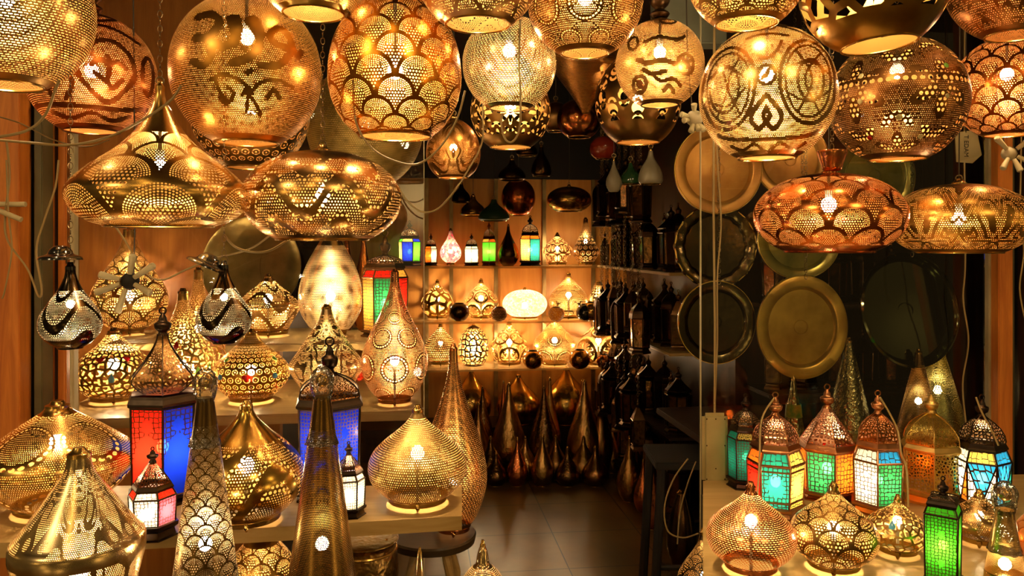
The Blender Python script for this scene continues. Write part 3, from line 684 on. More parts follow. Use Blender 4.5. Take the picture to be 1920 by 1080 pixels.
def canopy(t, dx, dz, d, w):
    m = MB().lathe(spline([(0, w), (.008, w*.92), (.014, w*.6), (.024, w*.5), (.034, w*.3), (.036, .004)], 16), 28)
    o = m.build('ceiling_cap', plain('black_gloss', (.015, .012, .01), .15, coat=1), t); o.location = (dx, 0, dz); return o
b1 = lamp('teardrop_pendant', 'small black teardrop pendant hanging beside the left post', 132, 503, 108, 1.95, 'tear', BLK, ybot=652, hang='chain', lit=.8, fit=plain('black_gloss', (.015, .012, .01), .15, coat=1), bz=.55)
canopy(b1, mpx(-16, 1.95), mpx(652-487, 1.95), 1.95, mpx(38, 1.95))
b2 = lamp('teardrop_pendant', 'small black teardrop pendant with wavy dot bands in front of the faceted lamp', 420, 500, 100, 2.0, 'tear', BLK, ybot=642, hang='chain', lit=.7, fit=plain('black_gloss', (.015, .012, .01), .15, coat=1), bz=.6)
c = canopy(b2, mpx(-32, 2.0), mpx(642-500, 2.0), 2.0, mpx(38, 2.0)); c.rotation_euler = (0, .45, 0)

lamp('globe_pendant', 'big olive green perforated globe behind the amber egg pendant', 685, 122, 216, 3.15, 'globe', pierced('olive_mesh', 'dots', (.60, .55, .22), N=150, rad=.22, rough=.5), ybot=345, hang='cord', lit=.15)
lamp('globe_pendant', 'dark brass globe pendant with large flower cut-outs under the silver globe', 957, 130, 150, 2.75, 'globe2', pierced('flower_cutout_brass', 'flower', (.40, .26, .09), n=8, petals=4, bot=.12), ybot=276, hang='cord', lit=.35)
lamp('funnel_pendant', 'dark bronze funnel shaped pendant narrowing downwards', 1098, 78, 150, 2.95, 'funnel', pierced('funnel_bronze', 'dots', (.30, .16, .05), N=120, rad=.25, rough=.4), ybot=212, hang='cord', lit=0, rim=False)
lamp('ball_pendant', 'shiny dark copper ball pendant below the funnel pendant', 1086, 186, 84, 3.2, 'globe2', metal('dark_copper', (.42, .15, .05), .2), ybot=257, hang='cord', lit=0)
lamp('ball_pendant', 'small bronze ball pendant left of the dark copper ball', 1042, 192, 60, 3.4, 'globe2', metal('old_bronze', (.3, .17, .06), .3), ybot=246, hang='cord', lit=0)
lamp('egg_pendant', 'small coppery gold egg pendant hanging left of the doorway interior', 850, 222, 102, 2.6, 'egg', pierced('egg_arabesque', 'arab', (.80, .42, .12), N=90, n=3, sc=1.2, rad=.26, seed=5.), ybot=333, hang='cord', lit=.25)
lamp('globe_pendant', 'dark bronze pendant with flame shaped cut-outs behind the rosette globe', 1196, 100, 160, 2.8, 'globe2', pierced('flame_cutout', 'flower', (.32, .20, .07), n=10, petals=1, bot=.2, fill=.46), ybot=267, hang='cord', lit=.25)

# dark things hanging inside the shop
M_CER = plain('pale_ceramic', (.30, .25, .15), .35)
lamp('bulb_pendant', 'pale ceramic pendant shaped like a light bulb hanging in the dark interior', 1151, 300, 30, 3.3, 'slimdrop', M_CER, ybot=360, hang='cord', lit=0, rim=False, wrap_flip=True)
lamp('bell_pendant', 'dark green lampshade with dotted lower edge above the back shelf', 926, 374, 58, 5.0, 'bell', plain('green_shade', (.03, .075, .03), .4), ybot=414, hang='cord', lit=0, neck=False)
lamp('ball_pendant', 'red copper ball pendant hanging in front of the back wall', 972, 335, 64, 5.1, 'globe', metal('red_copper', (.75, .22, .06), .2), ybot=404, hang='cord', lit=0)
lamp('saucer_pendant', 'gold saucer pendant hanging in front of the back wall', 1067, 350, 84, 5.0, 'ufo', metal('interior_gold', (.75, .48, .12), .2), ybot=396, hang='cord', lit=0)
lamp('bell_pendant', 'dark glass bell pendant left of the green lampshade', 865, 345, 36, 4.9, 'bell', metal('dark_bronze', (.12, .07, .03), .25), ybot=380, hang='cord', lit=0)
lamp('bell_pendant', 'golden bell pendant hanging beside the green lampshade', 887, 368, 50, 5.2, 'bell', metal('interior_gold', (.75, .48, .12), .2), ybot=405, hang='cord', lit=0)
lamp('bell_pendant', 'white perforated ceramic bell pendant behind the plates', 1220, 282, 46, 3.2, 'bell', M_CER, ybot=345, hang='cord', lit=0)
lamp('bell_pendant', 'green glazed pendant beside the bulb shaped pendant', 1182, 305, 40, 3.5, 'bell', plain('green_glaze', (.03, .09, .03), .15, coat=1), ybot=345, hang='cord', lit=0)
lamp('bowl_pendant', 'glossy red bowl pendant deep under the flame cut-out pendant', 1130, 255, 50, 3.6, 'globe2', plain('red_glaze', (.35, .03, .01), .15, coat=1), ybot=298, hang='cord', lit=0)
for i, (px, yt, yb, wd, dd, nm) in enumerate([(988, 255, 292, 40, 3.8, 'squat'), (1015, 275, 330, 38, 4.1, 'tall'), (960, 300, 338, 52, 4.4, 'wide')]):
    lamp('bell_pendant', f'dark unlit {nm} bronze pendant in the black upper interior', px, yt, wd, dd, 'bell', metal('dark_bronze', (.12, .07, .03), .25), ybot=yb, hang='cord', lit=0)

# ------------------------------------------------------------------ shelves and tables
M_SHELF = plain('cream_shelf', (.72, .48, .18), .35, col2=(.5, .30, .09))
M_TAB = wood('table_wood', (.78, .52, .20), (.58, .34, .10), .35, 2.0, 'X')
SA, SB, TB, TR = 1.125, .91, .81, .69
def slab(name, label, cat, s0, s1, t0, t1, z, th, mat, struct_=False):
    o = rbox(name, s0, s1, t0, t1, z-th, z, mat, None, .004)
    if struct_: return struct(o)
    return tag(o, label, cat)
slab('display_shelf', 'upper pale shelf carrying the silver egg lamp behind the left window', 'shelf', s_at(430, 3.1), s_at(775, 3.1), 3.03, 3.6, SA, .03, M_SHELF)
slab('display_shelf', 'short pale shelf under the scale teardrop lamp beside the plywood wall', 'shelf', s_at(180, 3.1), s_at(306, 3.1), 3.12, 3.6, SA, .03, M_SHELF)
slab('display_shelf', 'lower pale shelf behind the left window under the gem studded lamps', 'shelf', s_at(105, 2.9), s_at(790, 2.8), 2.78, 3.5, SB, .035, M_TAB)
# front table left: board running slightly away to the right
tb = empty('display_table', (0, 0, 0), 'pale wooden table board in the left foreground carrying lamps', 'table')
a0, a1, a2, a3 = at(-120, 0, 1.77), at(866, 0, 1.97), at(866, 0, 2.22), at(-120, 0, 2.22)
q = [Vector((p.x, p.y, TB)) for p in (a0, a1, a2, a3)]
plane('tabletop', q, M_TAB, .035).parent = tb
for (px, dd) in ((-100, 1.85), (600, 1.97), (600, 2.18), (-100, 2.18)):
    p = at(px, 0, dd); MB().box((p.x, p.y, (TB-.035)/2), (.045, .045, TB-.035)).build('leg', M_DWOOD, tb, False)
tr_ = empty('display_table', (0, 0, 0), 'wooden display table at the right carrying the coloured lanterns', 'table')
a0, a1, a2, a3 = at(1318, 0, 1.78), at(2100, 0, 1.78), at(1960, 0, 2.74), at(1318, 0, 2.66)
plane('tabletop', [Vector((p.x, p.y, TR)) for p in (a0, a1, a2, a3)], M_TAB, .035).parent = tr_
for (px, dd) in ((1330, 1.84), (1940, 1.84), (1900, 2.6), (1330, 2.6)):
    p = at(px, 0, dd); MB().box((p.x, p.y, (TR-.035)/2), (.045, .045, TR-.035)).build('leg', M_DWOOD, tr_, False)
# stool
st = at(810, 0, 2.38); SZ = .617
so = empty('round_stool', (st.x, st.y, 0), 'dark round wooden stool with curved legs beside the left table', 'stool')
MB().lathe([(SZ-.03, .12), (SZ-.026, .132), (SZ-.006, .136), (SZ, .132)], 48).build('seat', wood('stool_wood', (.10, .06, .025), (.05, .03, .012), .35, along='X'), so)
for k in range(4):
    a = PI/4+k*PI/2; MB().tube([(.06*math.cos(a), .06*math.sin(a), SZ-.03), (.1*math.cos(a), .1*math.sin(a), SZ-.15), (.075*math.cos(a), .075*math.sin(a), SZ-.33), (.13*math.cos(a), .13*math.sin(a), .005)], .014, 8).build('leg', M_TAB, so)
MB().torus((0, 0, SZ-.32), .075, .008, n=24, m=8).build('ring_stretcher', M_TAB, so)

# ------------------------------------------------------------------ standing lamps, left side
lamp('scale_teardrop_lamp', 'tall gold teardrop lamp with pierced fish scales behind the socket hub', 243, 432, 134, 3.24, 'tear', pierced('gold_tear_scales', 'scales', (.62, .42, .14), n=8, K=8, off=.3), z=SA, lit=1.3, bz=.34, foot=True)
lamp('onion_lamp', 'small brass lamp with ribbed crown, between two black pendants', 372, 508, 96, 3.12, 'tagine', pierced('ribbed_brass', 'net', (.65, .42, .12), n=24, t=.1), z=SB, lit=.6, foot=True, flute=10)
lamp('gem_lamp', 'lacy gold teardrop lamp with red and green gems behind the red and blue lantern', 343, 548, 116, 2.90, 'tear', pierced('lace_gold', 'net', (.70, .50, .14), n=26, t=.13), z=SB+.001, lit=1.2, bz=.3, foot=True,
     gems=[(-.25, .52, .012, M_GEMR, 'drop'), (.45, .28, .012, M_GEMG, 'drop'), (.9, .3, .012, M_GEMG, 'drop')])
lamp('facet_lamp', 'pale gold diamond shaped lamp with dotted ribbons on the upper left shelf', 503, 520, 122, 3.2, 'diamond', pierced('facet_waves', 'waves', PALE, N=80, n=4, rough=.25), z=SA, lit=1.2, bz=.6, foot=True, sides=8)
lamp('perforated_lamp', 'tall silver egg lamp with dense fine piercing on the upper left shelf', 620, 448, 118, 3.17, 'tegg', pierced('silver_mesh', 'dots', (.92, .82, .62), N=110, rad=.36, rough=.2), z=SA, lit=1.4, bz=.38, foot=True)
lamp('teardrop_lamp', 'rosy copper teardrop lamp with round dotted medallions by the window edge', 740, 512, 124, 2.88, 'slimdrop', pierced('rose_medallions', 'medal', (.92, .46, .25), n=6, N=110, ring=.3, off=.1, rough=.22), z=SB, lit=1.3, bz=.3, foot=True, fit=M_COP)
gl = pierced('gem_gold_lace', 'net', (.55, .38, .12), n=30, t=.16, top=.97)
lamp('gem_lamp', 'squat gold lamp with red butterflies and a blue drop gem, at the left', 213, 622, 144, 2.92, 'gemshape', gl, z=SB, lit=1.2, bz=.5, foot=True,
     gems=[(-.42, .62, .013, M_GEMR, 'heart'), (.42, .62, .013, M_GEMR, 'heart'), (-.05, .36, .013, M_GEMB, 'drop')])
lamp('gem_lamp', 'squat gold lamp with a red heart and blue gems on the lower left shelf', 471, 624, 142, 2.92, 'gemshape', pierced('heart_gold', 'rings', (.75, .48, .10), n=30, top=.97), z=SB, lit=1.1, bz=.4, foot=True,
     gems=[(-.12, .38, .014, M_GEMR, 'heart'), (.62, .38, .011, M_GEMB, 'r'), (-.85, .38, .011, M_GEMB, 'r'), (.9, .62, .01, M_GEMG, 'r'), (-.95, .62, .01, M_GEMG, 'r')])
lamp('tagine_lamp', 'pale silver lamp with conical top and broad belly behind the second red and blue lantern', 612, 578, 138, 2.9, 'bicone', pierced('silver_calligraphic', 'arab', (.85, .70, .42), N=100, n=4, sc=1.3, seed=9.), z=SB, lit=.9, bz=.4, foot=True)
lamp('diamond_lamp', 'wide gold lamp with interlaced dotted ribbons at the lower left edge', 108, 762, 268, 2.02, 'wide', pierced('gold_ribbon_medal', 'medal', (.90, .62, .22), n=5, N=150, ring=.36, off=.35, rough=.25, row=.9), z=TB, lit=1.2, bz=.62, foot=True)
stand = at(148, 0, 1.58)
so2 = empty('low_stand', (stand.x, stand.y, 0), 'dark pedestal under the silver lamp at the lower left corner', 'stand')
MB().lathe([(0, .12), (.02, .12), (.03, .03), (.70, .03), (.715, .11), (.73, .11)], 24).build('pedestal', M_DWOOD, so2)
lamp('diamond_lamp', 'polished silver gold lamp with script-like piercing, lower left corner', 148, 853, 230, 1.58, 'bicone2', pierced('silver_script', 'arab', (.90, .78, .50), N=150, n=4, sc=1.2, k_=4, w=.16, seed=2.2, rough=.25, gap=(.465, .045)), z=.73, lit=.9, bz=.3)
lamp('onion_lamp', 'polished gold onion lamp with dotted swirls on the left table, between two wrapped cones', 462, 762, 210, 1.93, 'onion', pierced('gold_swirls', 'waves', (.92, .66, .20), N=90, n=3, top=.7, bot=.06, rough=.2), z=TB, lit=.55, bz=.45, foot=True)
lamp('onion_lamp', 'matte gold onion lamp with fine dots standing at the right end of the left table', 783, 770, 184, 2.07, 'onion', pierced('matte_gold_dots', 'dots', (.82, .62, .28), N=96, rad=.27, rough=.38), z=TB, lit=1.2, bz=.5, foot=True)
lamp('tall_teardrop_lamp', 'tall hammered copper silver teardrop lamp standing on the round stool', 850, 655, 126, 2.38, 'slimdrop', pierced('hammered_slits', 'slits', (.80, .48, .22), N=90, rough=.25), z=SZ, lit=.35, bz=.25, foot=True, fit=M_COP)

# wrapped cones
M_WRAP = clearglass('plastic_wrap', .12, (.97, .95, .85), crinkle=True)
def wrapped(name, label, px, ytop, d, r_at_bottom, mat, ytopc, zbase=.60, bl=.7, stand_=True):
    zt = CH-(ytop-HZ)/F*d-zbase; x = (px-960)/F*d; t = empty(name, (x, d, zbase), label, 'lamp', None, math.atan((960-px)/F))
    zc = CH-(ytopc-HZ)/F*d-zbase; zb = CH-(1080-HZ)/F*d-zbase; rtop = mpx(15, d); rb = mpx(r_at_bottom, d)
    slope = (rb-rtop)/(zc-zb); R = rtop+slope*(zc-.02); H = zc-.02
    pr = [(i/30, (rtop+slope*(H-H*i/30))/R) for i in range(31)]
    sh = shell('shade', pr, R, H, mat, t, 96); sh.location.z = .02
    MB().lathe([(0, R*1.02), (.02, R*1.02), (.022, R)], 48).build('base', M_BRASS, t)
    w_ = MB().lathe(spline([(zc-.10, rtop+slope*.10+.003), (zc-.05, rtop*1.12), (zc-.015, rtop*.98), (zc+.01, rtop*1.3), (zt-.03, rtop*1.45), (zt-.012, rtop*1.1), (zt, rtop*.4)], 40), 40)
    vv = []
    for (a, b, c_) in w_.v:
        k = 1+.05*math.sin(9*math.atan2(b, a)+60*c_)+random.uniform(-.02, .02); vv.append((a*k, b*k, c_))
    w_.v = vv; w_.build('plastic_wrap', M_WRAP, t)
    MB().ball((0, 0, zt-.03), rtop*.9, 1, 14).build('finial', M_BRASS, t)
    MB().ball((0, 0, zb+(zc-zb)*.18), .014, 1.1, 10).build('bulb', bulbm(bl), t)
    if not stand_: return t
    o = MB().lathe([(0, .11), (.02, .11), (.03, .03), (zbase-.02, .03), (zbase, .09)], 20).build('lamp_stand', M_DWOOD); o.location = (x, d, 0)
    tag(o, 'dark stand out of sight under the '+label.split(' with ')[0], 'stand')
    return t
wrapped('cone_lamp', 'tall cone lamp with fish scale piercing and plastic wrapped tip, left foreground', 385, 690, 1.62, 58, pierced('cone_scales', 'scales', (.20, .14, .06), n=8, K=8, inner=(.9, .7, .4), top=.9), 745)
wrapped('cone_lamp', 'tall dark cone lamp of fine dots with plastic wrapped tip, centre-left foreground', 604, 686, 1.62, 62, pierced('cone_dots', 'dots', (.30, .20, .07), N=130, rad=.28, inner=(.4, .25, .08), rough=.25, top=.88), 742, .60, .12)
wrapped('cone_lamp', 'narrow cone lamp with plastic wrapped tip at the lower right corner', 1884, 902, 1.86, 34, pierced('cone_dark_dots', 'dots', (.30, .22, .09), N=70, rad=.28), 955, TR, .4, False)

# ------------------------------------------------------------------ lanterns
def quad_uv(name, pts, mat, parent, asp):
    me = bpy.data.meshes.new(name); me.from_pydata([tuple(p) for p in pts], [], [(0, 1, 2, 3)]); me.update()
    for ln in ('UVMap', 'RZ', 'CV'):
        u = me.uv_layers.new(name=ln)
        for lp, (a, b) in zip(me.loops, ((0, 0), (1, 0), (1, 1), (0, 1))): u.data[lp.index].uv = (a, b*asp) if ln != 'RZ' else (a, b)
    me.materials.append(mat); o = bpy.data.objects.new(name, me); C.objects.link(o); o.parent = parent; return o
GC = dict(red=(.90, .015, .005), orange=(.95, .15, .01), green=(.03, .30, .08), yellow=(.95, .62, .10), white=(.98, .85, .6), blue=(.004, .02, .42),
          sky=(.02, .28, .60), teal=(.02, .34, .22), pink=(.95, .12, .18), amber=(.95, .40, .05), lime=(.08, .55, .02))
def gm(c, n=6.0, t=.09, lat=True): return glasspane(f'glass_{c}_{lat}_{n:.0f}_{int(t*100)}', GC[c], n, t, lat)
def ngon(r, n, rot, z): return [Vector((r*math.cos(rot+2*PI*i/n), r*math.sin(rot+2*PI*i/n), z)) for i in range(n)]
def lantern(name, label, px, ytop, w, d, z, cols, n=6, rot=0, metal_=None, dome='net', domecol=(.30, .16, .06), lat=True, upper=True, lit=.8, sil=None,
            basef=.10, bodyf=.53, domef=.84, handle=True, group=None, ng=6.5, tone='white', bands=False, tri=False, figure_upper=None, uh=.075):
    R = mpx(w/2, d); zt = CH-(ytop-HZ)/F*d; H = zt-z; x = (px-960)/F*d
    t = empty(name, (x, d, z), label, 'lantern', group); mt = metal_ or metal('lantern_bronze', (.28, .15, .06), .35)
    r0 = R*.93; rb = R*.86
    zb0 = H*basef; zb1 = H*bodyf; zu = H*(bodyf+uh) if upper else zb1; ru = r0*.80 if upper else r0
    rot_ = rot+math.atan((960-px)/F)
    # stepped base
    m = MB(); m.lathe([(0, R*.98), (H*.012, R*.98), (H*.02, R*.90), (zb0*.55, R*.84), (zb0*.75, R*.98), (zb0, R*1.0)], n, rot=rot_); m.build('base', mt, t, False)
    # frame: corner posts and rails
    m = MB(); A = ngon(rb, n, rot_, zb0); B = ngon(r0*.98, n, rot_, zb1); U_ = ngon(ru, n, rot_, zu)
    pr = max(.0022, R*.035)
    for i in range(n):
        j = (i+1) % n
        m.tube([A[i], B[i]], pr, 5); m.tube([A[i], A[j]], pr, 5); m.tube([B[i], B[j]], pr*1.1, 5)
        if upper: m.tube([B[i], U_[i]], pr, 5); m.tube([U_[i], U_[j]], pr, 5)
        if bands:
            for f in (.14, .86): m.tube([A[i].lerp(B[i], f), A[j].lerp(B[j], f)], pr*.9, 5)
        if tri:
            mid = A[i].lerp(A[j], .5); m.tube([B[i], mid], pr*.8, 5); m.tube([B[j], mid], pr*.8, 5)
    m.build('frame', mt, t, False)
    for i in range(n):
        j = (i+1) % n; c = cols[i % len(cols)]; asp = (B[i]-A[i]).length/(B[j]-B[i]).length
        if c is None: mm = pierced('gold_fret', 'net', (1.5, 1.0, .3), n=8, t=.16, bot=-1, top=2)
        elif c == 'fret2': mm = pierced('black_fret', 'net', (.05, .04, .03), n=9, t=.12, bot=-1, top=2)
        else: mm = gm(c, ng, .10, lat)
        if tri:
            mid = A[i].lerp(A[j], .5); tc_ = tri[i % len(tri)]
            for cc, pp in zip(tc_, ((A[i], mid, B[i]), (B[i], mid, B[j]), (mid, A[j], B[j]))):
                pc = (pp[0], pp[1], pp[2], pp[2].lerp(pp[0], .01)); quad_uv('pane', pc, gm(cc, 4.0, .10, lat), t, 1.2)
        else: quad_uv('pane', (A[i], A[j], B[j], B[i]), mm, t, asp)
        if upper:
            c2 = cols[(i+2) % len(cols)] if figure_upper is None else figure_upper[i % len(figure_upper)]
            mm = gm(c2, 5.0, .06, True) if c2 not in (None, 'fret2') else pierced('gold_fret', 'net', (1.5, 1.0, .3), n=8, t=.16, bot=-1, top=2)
            quad_uv('upper_pane', (B[i], B[j], U_[j], U_[i]), mm, t, .35)
    # eave, drum, dome
    er = ru*1.10 if upper else r0*1.08; eh = H*.045
    m = MB(); m.lathe([(zu, ru), (zu+eh*.2, er), (zu+eh*.5, er), (zu+eh, er*.93), (zu+eh*1.3, er*.9)], n, rot=rot_, cap=False); m.build('eave', mt, t, False)
    zd = zu+eh*1.25; hd = H*domef-zd; dm = pierced(f'dome_{dome}_{domecol[0]:.2f}_{n}', dome, domecol, n=34 if dome == 'net' else 24, t=.2, bot=.04, top=.86, inner=(.9, .55, .25))
    sh = shell('dome', PROF['dome'] if sil is None else PROF[sil], er*.88, hd, dm, t, sides=n); sh.location.z = zd; sh.rotation_euler.z = rot_-PI/2
    for i in range(n):     # ribs
        pts = []
        for (zz, rr) in PROF['dome' if sil is None else sil][::3]:
            a = rot_+2*PI*i/n; pts.append((rr*er*.885*math.cos(a), rr*er*.885*math.sin(a), zd+zz*hd))
        o_ = MB().tube(pts, pr*.6, 4).build('dome_rib', mt, sh, False); o_.matrix_parent_inverse = (Matrix.Translation((0, 0, zd)) @ Matrix.Rotation(rot_-PI/2, 4, 'Z')).inverted()
    zf = H*domef; hf = H*(1-domef)*(.78 if handle else 1); rf = R*.18
    MB().lathe(spline([(zf-.004, rf*.9), (zf+hf*.1, rf*.6), (zf+hf*.25, rf*1.1), (zf+hf*.5, rf*1.25), (zf+hf*.62, rf*.7), (zf+hf*.8, rf*.55), (zf+hf, rf*.15)], 20), 16).build('finial', mt, t)
    if handle: MB().torus((0, 0, H-H*(1-domef)*.13), H*(1-domef)*.12, max(.0015, R*.025), (0, 1, 0), 18, 6).build('ring_handle', mt, t)
    if lit:
        zz = H*(basef+bodyf)/2; br = min(.016, R*.17); sk = MB().lathe([(zb0*.9, .006), (zz-br, br*.5)], 10).build('bulb_socket', M_DBR, t)
        MB().ball((0, 0, zz), br, 1.2, 10).build('bulb', bulbm(lit, tone), sk)
    if n == 4 or not lit: pass
    return t
R0 = -PI/2  # a corner towards the camera
R1 = -PI/2+PI/6   # a face towards the camera
R2 = -PI/2+.22
LB = metal('lantern_black', (.05, .035, .025), .35)
LG = metal('lantern_gold', (1.0, .68, .2), .4)
LC = metal('lantern_copper', (.50, .22, .09), .3)
lantern('panel_lantern', 'big dark lantern with red and blue arched glass panes on the left table', 305, 576, 134, 2.10, TB, ['blue', 'red', 'red', 'red', 'blue', 'red'], rot=R0, metal_=LB, dome='net', domecol=(.22, .13, .05), lat='figure', upper=False, lit=.9, sil='tagine', basef=.05, bodyf=.50, domef=.86)
lantern('panel_lantern', 'dark lantern with red and blue glass behind the dark wrapped cone', 618, 632, 138, 2.14, TB, ['blue', 'orange', 'red', 'red', 'red', 'blue'], rot=R0, metal_=LB, dome='flower', domecol=(.16, .08, .03), upper=False, lit=.8, sil='dome', basef=.05, bodyf=.57, domef=.78, ng=10)
lantern('small_lantern', 'small black lantern with red and white glass leaning at the table front', 286, 838, 94, 1.84, TB, ['pink', 'red', 'red', 'red', 'white', 'white'], rot=R2, metal_=LB, domecol=(.1, .04, .02), lat='star', lit=.5, sil='cone', basef=.16, bodyf=.46, domef=.85, figure_upper=['red', 'red', 'white', 'white', 'red', 'white'])
lantern('small_lantern', 'small black lantern with white frosted panes behind the dark wrapped cone', 654, 828, 66, 1.98, TB, ['white'], rot=R1, metal_=LB, domecol=(.1, .06, .03), lat='star', lit=.6, sil='cone', basef=.12, bodyf=.5, domef=.85)
lantern('hanging_lantern', 'bronze domed lantern with amber, green and red glass on the upper left shelf', 722, 430, 92, 3.2, SA, ['green', 'red', 'red', 'amber', 'amber', 'amber'], rot=R1-PI/3, domecol=(.3, .18, .1), lit=.7, basef=.06, bodyf=.55, domef=.76, ng=7)
# right table lanterns
lantern('glass_lantern', 'brass lantern with red, green and yellow glass, leftmost on the right table', 1454, 735, 112, 2.34, TR, ['teal', 'yellow', 'amber', 'red', 'red', 'red'], rot=R1-PI/3, metal_=LC, domecol=(.5, .28, .2), lat='star', bands=True, basef=.09, bodyf=.435, domef=.82, uh=.10, lit=.5, figure_upper=['teal', 'yellow', 'amber', 'red', 'orange', 'orange'])
lantern('glass_lantern', 'peaked copper lantern with green and orange lattice glass beside the red one', 1551, 720, 112, 2.50, TR, ['green', 'orange', 'orange', 'red', 'orange', 'orange'], rot=R2-PI/3+.06, metal_=LC, domecol=(.5, .22, .08), sil='cone', upper=False, basef=.07, bodyf=.43, domef=.80, lit=.5, figure_upper=['white'])
lantern('glass_lantern', 'copper lantern with white, green and orange lattice glass in the middle of the row', 1646, 732, 104, 2.36, TR, ['green', 'orange', 'orange', 'red', 'white', 'white'], rot=R0, metal_=LC, domecol=(.35, .14, .04), basef=.09, bodyf=.435, domef=.82, uh=.10, lit=.5, figure_upper=['sky', 'orange', 'orange', 'red', 'white', 'white'])
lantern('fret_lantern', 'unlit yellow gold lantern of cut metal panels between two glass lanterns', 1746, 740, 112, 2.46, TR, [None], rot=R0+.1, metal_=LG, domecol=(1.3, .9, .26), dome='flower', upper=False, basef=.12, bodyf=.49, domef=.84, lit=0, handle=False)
lantern('glass_lantern', 'black lantern with blue, white and green triangle panes, rightmost of the row', 1841, 740, 104, 2.38, TR, ['white', 'sky', 'sky', 'teal', 'orange', 'teal'], rot=R1-PI/3, metal_=LB, domecol=(.07, .05, .04), basef=.09, bodyf=.435, domef=.82, uh=.10, tri=[('white', 'sky', 'white'), ('sky', 'sky', 'teal'), ('sky', 'white', 'sky'), ('orange', 'white', 'teal'), ('amber', 'teal', 'orange'), ('teal', 'white', 'orange')], lit=.6, figure_upper=['yellow', 'sky', 'sky', 'white', 'white', 'white'])
lantern('square_lantern', 'square black lantern with glowing green fretwork pane at the lower right', 1768, 893, 86, 1.86, TR-.005+.005, ['lime'], n=4, rot=-PI/4-.12, metal_=LB, domecol=(.06, .05, .04), basef=.05, bodyf=.66, domef=.84, sil='dome', lit=.5, ng=9, figure_upper=['lime'])
lantern('glass_lantern', 'dim dark lantern standing behind the power strip', 1398, 738, 72, 2.60, TR, ['teal', 'fret2', 'fret2', 'teal', 'teal', 'teal'], rot=R1, metal_=LB, domecol=(.12, .09, .05), lit=.12)
# right table lamps
lamp('onion_lamp', 'rosy copper onion lamp with fine slits at the front of the right table', 1408, 915, 164, 1.93, 'onion', pierced('rose_slits', 'slits', (.95, .42, .22), N=110, rough=.22), z=TR, lit=1.4, bz=.55, foot=True, fit=M_COP)
lamp('onion_lamp', 'dark gold onion lamp with fish scale piercing beside the rosy copper one', 1563, 915, 158, 1.94, 'onion', pierced('black_gold_scales', 'scales', (.45, .30, .11), n=8, K=8, off=.25), z=TR, lit=1.2, bz=.45, foot=True)
lamp('gem_lamp', 'pale gold lamp with a blue drop gem left of the green lantern', 1683, 938, 116, 2.03, 'onion', pierced('lace_pale', 'net', (.85, .62, .24), n=26, t=.14), z=TR, lit=.7, bz=.55, foot=True, gems=[(-.2, .6, .01, M_GEMB, 'drop')])
lamp('onion_lamp', 'dim silver lamp with arched piercing behind the green lantern', 1836, 928, 112, 2.10, 'drop', pierced('dim_silver', 'waves', (.45, .34, .16), N=80, n=4), z=TR, lit=.35, foot=True)
lamp('onion_lamp', 'gold scale lamp cut off by the lower right edge', 1950, 935, 90, 1.95, 'drop', G_SCR, z=TR, lit=.7, foot=True)
# cones behind the right window
slab('display_shelf', 'dark shelf behind the right window holding tall cones', 'shelf', s_at(1330, 3.0), s_at(1840, 3.0), 2.84, 3.7, .70, .03, M_DWOOD)
conem = metal('engraved_silver_green', (.45, .42, .18), .25, bst=1.0, bsc=90.0)
lamp('cone_lamp', 'tall engraved silver cone left of the black plate, behind the window', 1592, 640, 96, 3.06, 'cone', conem, z=.70, lit=0)
lamp('cone_lamp', 'green tinted perforated cone below the black plate', 1758, 640, 110, 3.20, 'cone', pierced('cone_green', 'medal', (.35, .42, .16), n=6, N=90), z=.70, lit=.15)
lamp('cone_lamp', 'dark perforated cone left of the green tinted one', 1722, 662, 90, 3.04, 'cone', pierced('cone_dim', 'dots', (.25, .16, .07), N=80), z=.70, lit=.15)
lamp('cone_lamp', 'slim pale cone with green and yellow wrap behind the lanterns', 1488, 712, 52, 3.0, 'cone', conem, z=.70, lit=0)
wr = at(1484, 772, 2.97); MB().lathe([(-.025, .036), (0, .034), (.025, .031)], 24, cap=False).build('label_wrap', plain('green_yellow_wrap', (.10, .30, .03), .4, col2=(.6, .4, .03), sc=30.), bpy.data.objects['cone_lamp.006'] if 'cone_lamp.006' in bpy.data.objects else None)
wo_ = [o for o in bpy.data.objects if o.name.startswith('label_wrap')][0]; wo_.location = (0, 0, wr.z-.70); wo_.scale = (.9, .9, 1)

